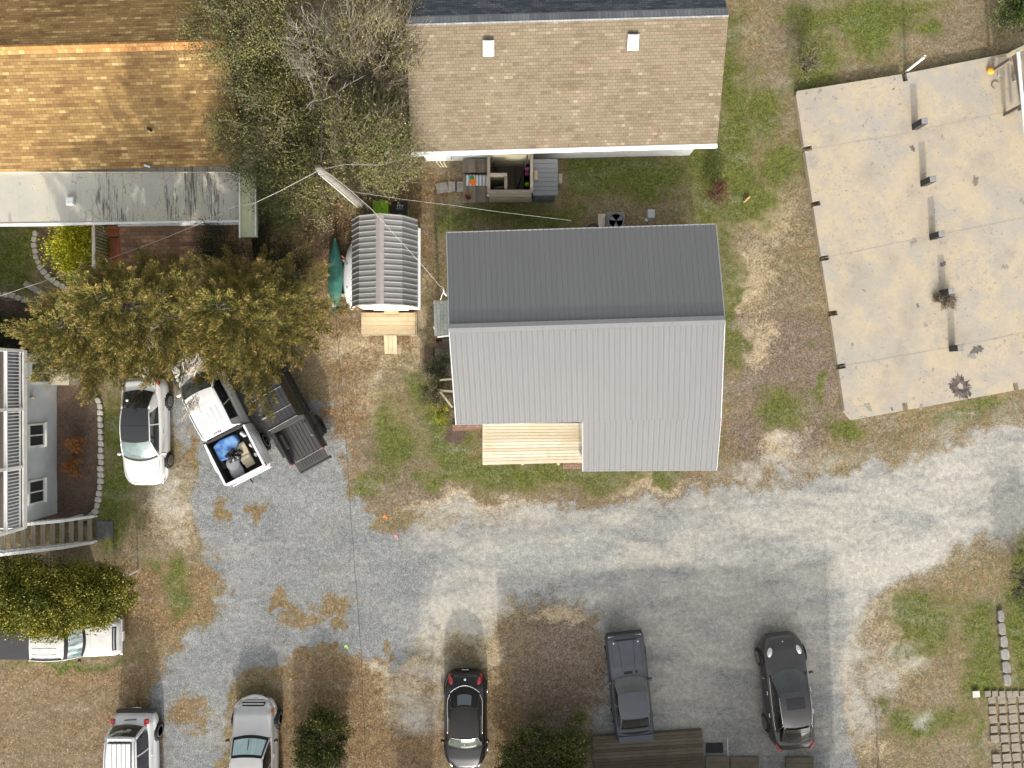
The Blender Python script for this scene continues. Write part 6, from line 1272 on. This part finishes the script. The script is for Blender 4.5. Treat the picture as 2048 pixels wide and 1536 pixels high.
bs = thing('board_frame', tuple(P(2045,180,0)), 'raised timber frame carrying white boards at the right edge of the slab', 'timber frame')
mb = MB()
for k in range(5):
    x = 2036+k*17; mb.beam(P(x,104-k*4,1.5), P(x+20,330,1.5), .12, .05)
mb.build('white_board', M['white'], bs, world=True)
mb = MB(); mb.beam(P(2018,110,1.35), P(2130,55,1.35), .16, .3); mb.build('header_beam', M['fencewood'], bs, world=True)
mb = MB(); mb.beam(P(2030,105,1.35), P(2050,215,1.35), .12, .25); mb.beam(P(2040,215,1.35), P(2130,195,1.35), .2, .3); mb.build('side_beam', M['deckold'], bs, world=True)
for a, b in ((2022,118),(2046,210),(2128,60)): q = P(a,b,1.3); MB().beam((q.x,q.y,0),(q.x,q.y,1.25),.13).build('leg', M['deckold'], bs, world=True)

# ---------------------------------------------------------------- kayaks, bins, pole and wires
def hull(name, L, W, H, m, label, loc, rz, tilt=0, deck=False, point=1.7):
    o = thing(name, loc, label, 'kayak', rz); mb = MB()
    def fn(u, v):
        s = 2*u-1; w_ = W/2*(1-abs(s)**point)**.85; a = math.pi*v; x = -math.cos(a)*w_; z = H*math.sin(a)**.8*(1-.30*abs(s)**2)*max(.25, (1-abs(s)**4)); return Vector((x, s*L/2, z+.10*s**4))
    mb.grid(fn, 50, 16); b_ = mb.build('hull', m, o, smooth=True, solid=.012); b_.rotation_euler = (0, tilt, 0); return o
GC = NT('canoe_green'); v = GC.coord('Object'); cg = GC.mix(GC.mr(GC.noise(v, 3, 5), .38, .62), (.035,.15,.12), (.07,.21,.17)); GC = GC.done(cg, .45, 0, .4)
k = hull('green_kayak', 3.25, .66, .30, GC, 'upturned dark green kayak lying on the leaves left of the shed', (-7.62, 4.68, .30), math.radians(0))
MB().lathe([(0,0),(.09,0),(.085,.012),(0,.02)], 14, (0,-1.32,.30)).build('tail_patch', M['cream'], k)
k2 = hull('white_kayak', 2.95, .75, .34, NT('gel_white').done((.70,.72,.74), .35, 0, .5, .3), 'upturned white kayak tucked under the eave of the garden shed', (-6.93, 4.62, .12), 0, 0, point=2.4)
for y in (.55,-.45): MB().lathe([(0,0),(.03,0),(.03,.012),(0,.02)], 10, (-.16,y,.31)).build('scupper_plug', V['seam'], k2)
for i,(a,b,lb) in enumerate(((672,590,'timber support block under the south end of the green kayak'),(655,522,'timber support block under the middle of the green kayak'))):
    q = P(a,b,.15); o = MB().cbox((-7.6,q.y,.14),(.75,.09,.28)).build('support_block', M['fencewood'], None); tag(o, lb, 'support')
def bin_(x, y, lidm, label):
    o = thing('wheelie_bin', (x, y, 0), label, 'bin'); LG = NT('bin_lime').done((.20,.43,.015), .45, 0, .4)
    mb = MB(); a = [(-.29,-.33),(.29,-.33),(.29,.36),(-.29,.36)]; lo = [(p[0]*.8, p[1]*.8) for p in a]; A_ = [mb.av((p[0],p[1],.06)) for p in lo]; B_ = [mb.av((p[0],p[1],.98)) for p in a]
    mb.f.append(A_[::-1]); mb.f.append(B_)
    for i in range(4): j = (i+1)%4; mb.f.append([A_[i],A_[j],B_[j],B_[i]])
    mb.build('body', LG, o, bevel=.04); MB().box(-.33,.33,-.38,.40,.985,1.03).build('lid', lidm, o, bevel=.05); MB().box(-.32,.32,-.37,.39,.955,.982).build('rim', LG, o, bevel=.02)
    for sg in (1,-1): MB().lathe([(0,0),(.11,0),(.11,.05),(0,.05)], 14, (sg*.27-.025,-.32,.11), 'X').build('wheel', V['tyre'], o)
    MB().tube([(-.25,-.42,1.0),(.25,-.42,1.0)], .016, 6).build('handle', V['seam'], o); return o
bin_(-5.55, 7.33, NT('lime_lid').done((.28,.60,.015), .45, 0, .4), 'lime green wheelie bin with a lime lid behind the garden shed')
o = bin_(-4.72, 7.30, plain('black_lid', (.02,.022,.028), .5), 'lime green wheelie bin with a black lid behind the garden shed')
mb = MB()
for k in range(3):
    x = -.12+k*.10; mb.box(x,x+.022,.12,.24,1.032,1.036)
    mb.box(x,x+.07,.22,.24,1.0321,1.0362)
for k in range(7): mb.box(-.16+k*.045,-.16+k*.045+.028,.07,.09,1.032,1.036)
mb.box(-.04,.04,-.16,-.14,1.032,1.036); mb.build('lid_lettering', V['plate'], o)
pl = thing('utility_pole', (-5.97, 7.32, 0), 'leaning grey wooden utility pole behind the garden shed', 'utility pole')
top = Vector(P(637,336,7.6)); base = Vector((-5.97,7.32,-.2)); dv = (top-base)
MB().tube([base, base+dv*.5, top], [.16,.14,.115], 14).build('shaft', plain('pole_wood', (.17,.16,.13), .9, .3, 5, bump=.4), pl, world=True, smooth=True)
MB().tube([base+dv*.30+Vector((.17,-.03,0)), base+dv*.8+Vector((.14,-.03,0))], .022, 6).build('cable_riser', V['rim'], pl, world=True); MB().tube([base+dv*.33+Vector((-.1,-.14,0)), base+dv*.96+Vector((-.09,-.11,0))], .018, 6).build('ground_wire', M['trim'], pl, world=True)
MB().lathe([(0,0),(.07,0),(.09,.05),(.06,.16),(0,.18)], 12, tuple(top-Vector((.1,.05,.5)))).build('splice_case', V['seam'], pl, world=True); MB().lathe([(.13,0),(.13,.05),(.118,.05)], 14, tuple(top-Vector((0,0,.35)))).build('collar', M['steel'], pl, world=True)
def wire(name, pts, r, m, label, sag=0):
    q = []
    for k in range(len(pts)-1):
        a = Vector(pts[k]); b = Vector(pts[k+1])
        for i in range(8): t_ = i/8; q.append(a.lerp(b, t_)-Vector((0,0,sag*4*t_*(1-t_))))
    q.append(Vector(pts[-1])); o = MB().tube(q, r, 5).build(name, m, None, smooth=True); return tag(o, label, 'wire')
WL = plain('cable_grey', (.36,.35,.33), .6, .15); WK = plain('cable_black', (.03,.03,.03), .6)
wire('power_line', [top+Vector((.05,.05,-.1)), P(652,-60,8.6)], .017, WK, 'thick dark cable running from the pole top over the scrub trees to the top edge')
wire('power_line', [top+Vector((.03,0,-.2)), P(643,350,7.2), P(655,470,6.3), P(672,640,5.6), P(690,850,5.2), P(703,1050,5.2), P(722,1300,5.5), P(735,1600,6.2)], .007, WK, 'long thin dark cable running south from the pole across the gravel lot')
wire('service_drop', [top+Vector((-.05,0,-.25)), P(560,382,6.4), P(505,408,6.0), P(470,412,5.7), P(430,434,5.5), P(330,476,5.2), P(190,528,5.0), P(-60,612,5.2)], .010, WL, 'pale service cable running from the pole down left over the white porch roof')
wire('service_drop', [top+Vector((.05,.02,-.2)), P(690,329,6.6), P(760,330,5.4), P(820,314,3.4), P(885,309,2.8)], .009, WL, 'pale service cable from the pole to the corner of the tan shingled house')
wire('service_drop', [top+Vector((.05,0,-.15)), P(665,352,7.0), P(700,380,6.6), P(745,420,6.1), P(790,470,5.4), P(840,525,4.3), P(880,572,3.2), P(889,577,3.0)], .009, WL, 'pale service cable from the pole over the shed roof to the metal roofed house')
wire('thin_wire', [base+dv*.62, P(800,398,4.4), P(900,410,3.9), P(1000,424,3.4), P(1143,441,2.95)], .0055, WL, 'thin wire across the shaded lawn to the north eave of the metal roofed house')
mh = thing('service_mast', (-2.75, 3.7, 0), 'white service mast elbow at the west eave of the metal roofed house', 'mast')
MB().tube([P(893,591,2.9), P(888,586,3.05), P(887,575,3.1)], .035, 8).build('weather_head', M['white'], mh, world=True, smooth=True); MB().tube([P(883,577,3.0), P(888,581,3.0), P(884,590,2.9), P(881,600,2.8)], .014, 5).build('drip_loop', M['white'], mh, world=True, smooth=True); MB().tube([(-2.66,3.86,0),P(893,591,2.9)], .03, 8).build('conduit', M['trim'], mh, world=True)

# ---------------------------------------------------------------- edging stones and pavers
ES = plain('edging_stone', (.42,.40,.35), .9, .22, 6, bump=.3); rr = random.Random(4)
ESD = plain('dull_stone', (.24,.23,.21), .9, .25, 6, bump=.3)
def stones(path, n, label, group, size=(.17,.20), mt=None):
    pts = [Vector(P(a, b, 0)) for a, b in path]; seg = [(pts[i+1]-pts[i]).length for i in range(len(pts)-1)]; tot = sum(seg)
    for k in range(n):
        d = tot*(k+.5)/n; i = 0
        while i < len(seg)-1 and d > seg[i]: d -= seg[i]; i += 1
        q = pts[i].lerp(pts[i+1], d/seg[i]); t_ = (pts[i+1]-pts[i]); s = tot/n*.47; mb = MB(); w_ = rr.uniform(*size)*.62
        poly = [(-s*.8,-w_),(s*.7,-w_*.95),(s,-w_*.3),(s*.95,w_*.8),(s*.5,w_),(-s*.6,w_*.95),(-s,w_*.4),(-s*.98,-w_*.5)]
        mb.prism([(x*rr.uniform(.93,1.04), y*rr.uniform(.9,1.1)) for x, y in poly], -.04, rr.uniform(.07,.11)); o = mb.build('edging_stone', mt or ES, None, bevel=.02); o.location = (q.x, q.y, 0); o.rotation_euler = (rr.uniform(-.05,.05), rr.uniform(-.05,.05), math.atan2(t_.y, t_.x)+rr.uniform(-.08,.08)); tag(o, label, 'edging stone', group)
stones([(73,462),(69,490),(73,515),(82,535),(95,552),(112,565),(128,574),(142,580)], 13, 'pale edging stone in the curved row around the yellow green bush', 'curved stone row around the yellow green bush')
stones([(-60,590),(0,589),(25,591),(48,600),(66,607),(82,612)], 11, 'pale edging stone in the row above the dark mulch bed at the left edge', 'stone row at the left edge')
stones([(196,795),(201,812),(203,880),(203,920),(202,965),(197,1000),(192,1022),(180,1033),(165,1038)], 21, 'pale edging stone in the long row beside the mulch bed', 'stone row beside the mulch bed', (.15,.22))
stones([(1999,1218),(2003,1262),(2008,1300),(2014,1372)], 6, 'grey edging stone between the turf and the green lawn strip at the right edge', 'stone row at the right edge', (.2,.3), ESD)
o = thing('plank_walk', tuple(P(70,582,0)), 'pair of grey concrete strips laid as a path in the left lawn', 'path'); mb = MB(); a0 = P(48,566,.03); a1 = P(90,590,.03); d = (a1-a0).normalized(); n_ = Vector((-d.y,d.x,0))*.12
mb.slab([a0-n_, a1-n_, a1+n_, a0+n_], .08); mb.build('strip', M['concrete'], o, world=True)
PVM = plain('patio_paver', (.235,.205,.165), .9, .22, 5, bump=.3)
for i in range(9):
    for j in range(9):
        x = 16.0+.415*i*1.0+j*.03; x = P(1985,1400,0).x+i*.44-.05+j*.035; y = P(1985,1400,0).y-j*.42+i*.02
        if x > 23.6 or y < -17.4 or rr.random() < .04: continue
        s = .185+rr.uniform(-.03,.015); o = MB().prism([(a*s*rr.uniform(.85,1.03), b*s*rr.uniform(.85,1.03)) for a, b in ((-1,-.9),(-.8,-1),(.85,-1),(1,-.8),(1,.85),(.85,1),(-.85,1),(-1,.8))], -.04, .035).build('patio_paver', PVM, None, bevel=.012)
        o.location = (x, y, rr.uniform(-.01,.01)); o.rotation_euler = (0,0,.08+rr.uniform(-.05,.05)); tag(o, 'worn square concrete paver in the mossy patio grid at the bottom right', 'paver', 'pavers of the bottom right patio')
o = MB().cbox(P(1952,1388,.03),(.30,.28,.06), rz=.1).build('white_paver', plain('pale_paver', (.55,.54,.48), .9), None, bevel=.01); tag(o, 'single whiter paver at the upper left corner of the patio grid', 'paver')
for k in range(7):
    q = P(1975+k*14.5-(k>3)*2, 1387, .02); o = MB().cbox(q,(.26,.26,.06), rz=.1).build('border_paver', PVM, None, bevel=.02); tag(o, 'small paver in the single row along the top of the patio grid', 'paver', 'top border of the patio')
# bottom deck
bd = thing('bottom_deck', (5.5, -15.8, 0), 'wide damp weathered deck at the bottom edge under the tail of the slate blue sedan', 'deck')
a0 = P(1185,1474,.22); a1 = P(1404,1461,.22); dn = Vector((.05,-1,0)).normalized(); mb = MB()
for k in range(16): mb.slab([a0+dn*(.14*k+.004), a0+dn*(.14*k+.134), a1+dn*(.14*k+.134), a1+dn*(.14*k+.004)][::1], .04)
mb.build('board', M['deckdark'], bd, world=True)
mb = MB(); mb.beam(a0+Vector((0,-.02,-.14)), a1+Vector((0,-.02,-.14)), .04, .18); mb.build('rim_board', M['deckdark'], bd, world=True)
o = MB().cbox(P(1429,1496,.02),(.74,.42,.04), rz=.02).build('black_mat', plain('black_mat', (.022,.022,.024), .8, .3, 8), None); tag(o, 'black rubber mat lying on the gravel right of the bottom deck', 'mat')
o = MB().tube([P(1455,1476,.03), P(1456,1512,.03)], .015, 5).build('white_rod', M['trim'], None); tag(o, 'thin white rod on the gravel beside the black mat', 'rod')
for i,(a,b,w_,l_,lb) in enumerate(((1490,1526,1.2,.55,'damp plank platform at the bottom edge right of the black mat'),(1435,1526,1.0,.5,'mossy paving strip directly below the black mat'),(1600,1533,1.2,.3,'damp plank platform at the bottom edge below the dark grey SUV'))):
    mb = MB(); q = P(a,b,.1)
    for k in range(4): mb.box(q.x-w_/2,q.x+w_/2,q.y-l_/2-.5+k*.2*1.3,q.y-l_/2-.5+k*.26+.25,.04,.09)
    o = mb.build('plank_platform', M['deckdark'], None); tag(o, lb, 'platform')
# small signs and markers
def flag(px, py, c, lb):
    q = P(px, py, 0); o = thing('marker_flag', tuple(q), lb, 'flag', 0, 'survey flags'); MB().tube([(0,0,0),(.02,.02,.28)], .006, 5).build('wire', V['seam'], o)
    m_ = NT('flag_vinyl').done(c, .6); MB().grid(lambda u, v: Vector((.02+.16*u, .02+.05*math.sin(u*5)-.10*v, .28+.02*math.sin(u*7))), 6, 3).build('vinyl', m_, o, solid=.002)
flag(678,412,(.75,.26,.16),'pale coral marking flag on the leaves left of the utility pole'); flag(650,524,(.75,.22,.20),'pink marking flag left of the green kayak'); flag(684,516,(.8,.25,.15),'coral marking flag between the two kayaks'); flag(768,1031,(.9,.25,.03),'orange marking flag at the north edge of the gravel lot'); flag(790,1070,(.85,.22,.30),'pink marking flag on the gravel lot'); flag(691,1288,(.35,.75,.12),'lime green marking flag on the gravel near the silver SUV')
def yardsign(px, py, lb, rz, w_=.42, z=.9):
    q = P(px, py, 0); o = thing('yard_sign', tuple(q), lb, 'sign', rz); MB().beam((0,0,0),(0,0,z),.05).build('stake', M['white'], o); f = MB().box(-w_/2,w_/2,-.02,.02,z-.22,z+.06).build('sign_face', M['white'], o, bevel=.008)
    MB().box(-w_/2-.02,w_/2+.02,-.035,.035,z+.062,z+.09).build('sign_top', M['trim'], o); return o
yardsign(276,1141,'small white framed post sign at the right end of the yellow green hedge',1.5,.5,1.1); yardsign(662,1464,'small white yard sign standing in the dark green bush',-1.0,.42,.9)
o = MB().tube([P(1757,1540,0), P(1757,1540,0)+Vector((0,0,1.1))], .045, 10).tube([P(1757,1540,0)+Vector((0,0,1.1)), P(1757,1540,0)+Vector((0,.05,1.3))], .025, 8).build('white_stake', M['white'], None, smooth=True); tag(o, 'white metal stake at the bottom edge right of the dark grey SUV', 'stake')
o = MB().tube([P(1488,404,.05), P(1499,393,.05)], .05, 7).build('split_log', plain('split_wood', (.50,.30,.11), .8, .2), None); tag(o, 'short piece of split orange wood on the lawn', 'log')
r2 = random.Random(8); mb = MB(); pp = [P(622+i*6, 1530-4*math.sin(i*.8), .25+.1*math.sin(i)) for i in range(5)]; mb.tube(pp, .05, 6)
o = mb.build('driftwood', plain('driftwood', (.45,.41,.33), .9, .3, 8), None, smooth=True); tag(o, 'pale twisted driftwood at the bottom edge below the dark green bush', 'driftwood')
for i,x in enumerate((667,674)): o = MB().tube([P(x,1518,.3), P(x+1,1545,.5)], .03, 7).build('white_post', M['cream'], None); tag(o, ['left of two pale posts at the bottom edge below the dark green bush','right of two pale posts at the bottom edge below the dark green bush'][i], 'post')
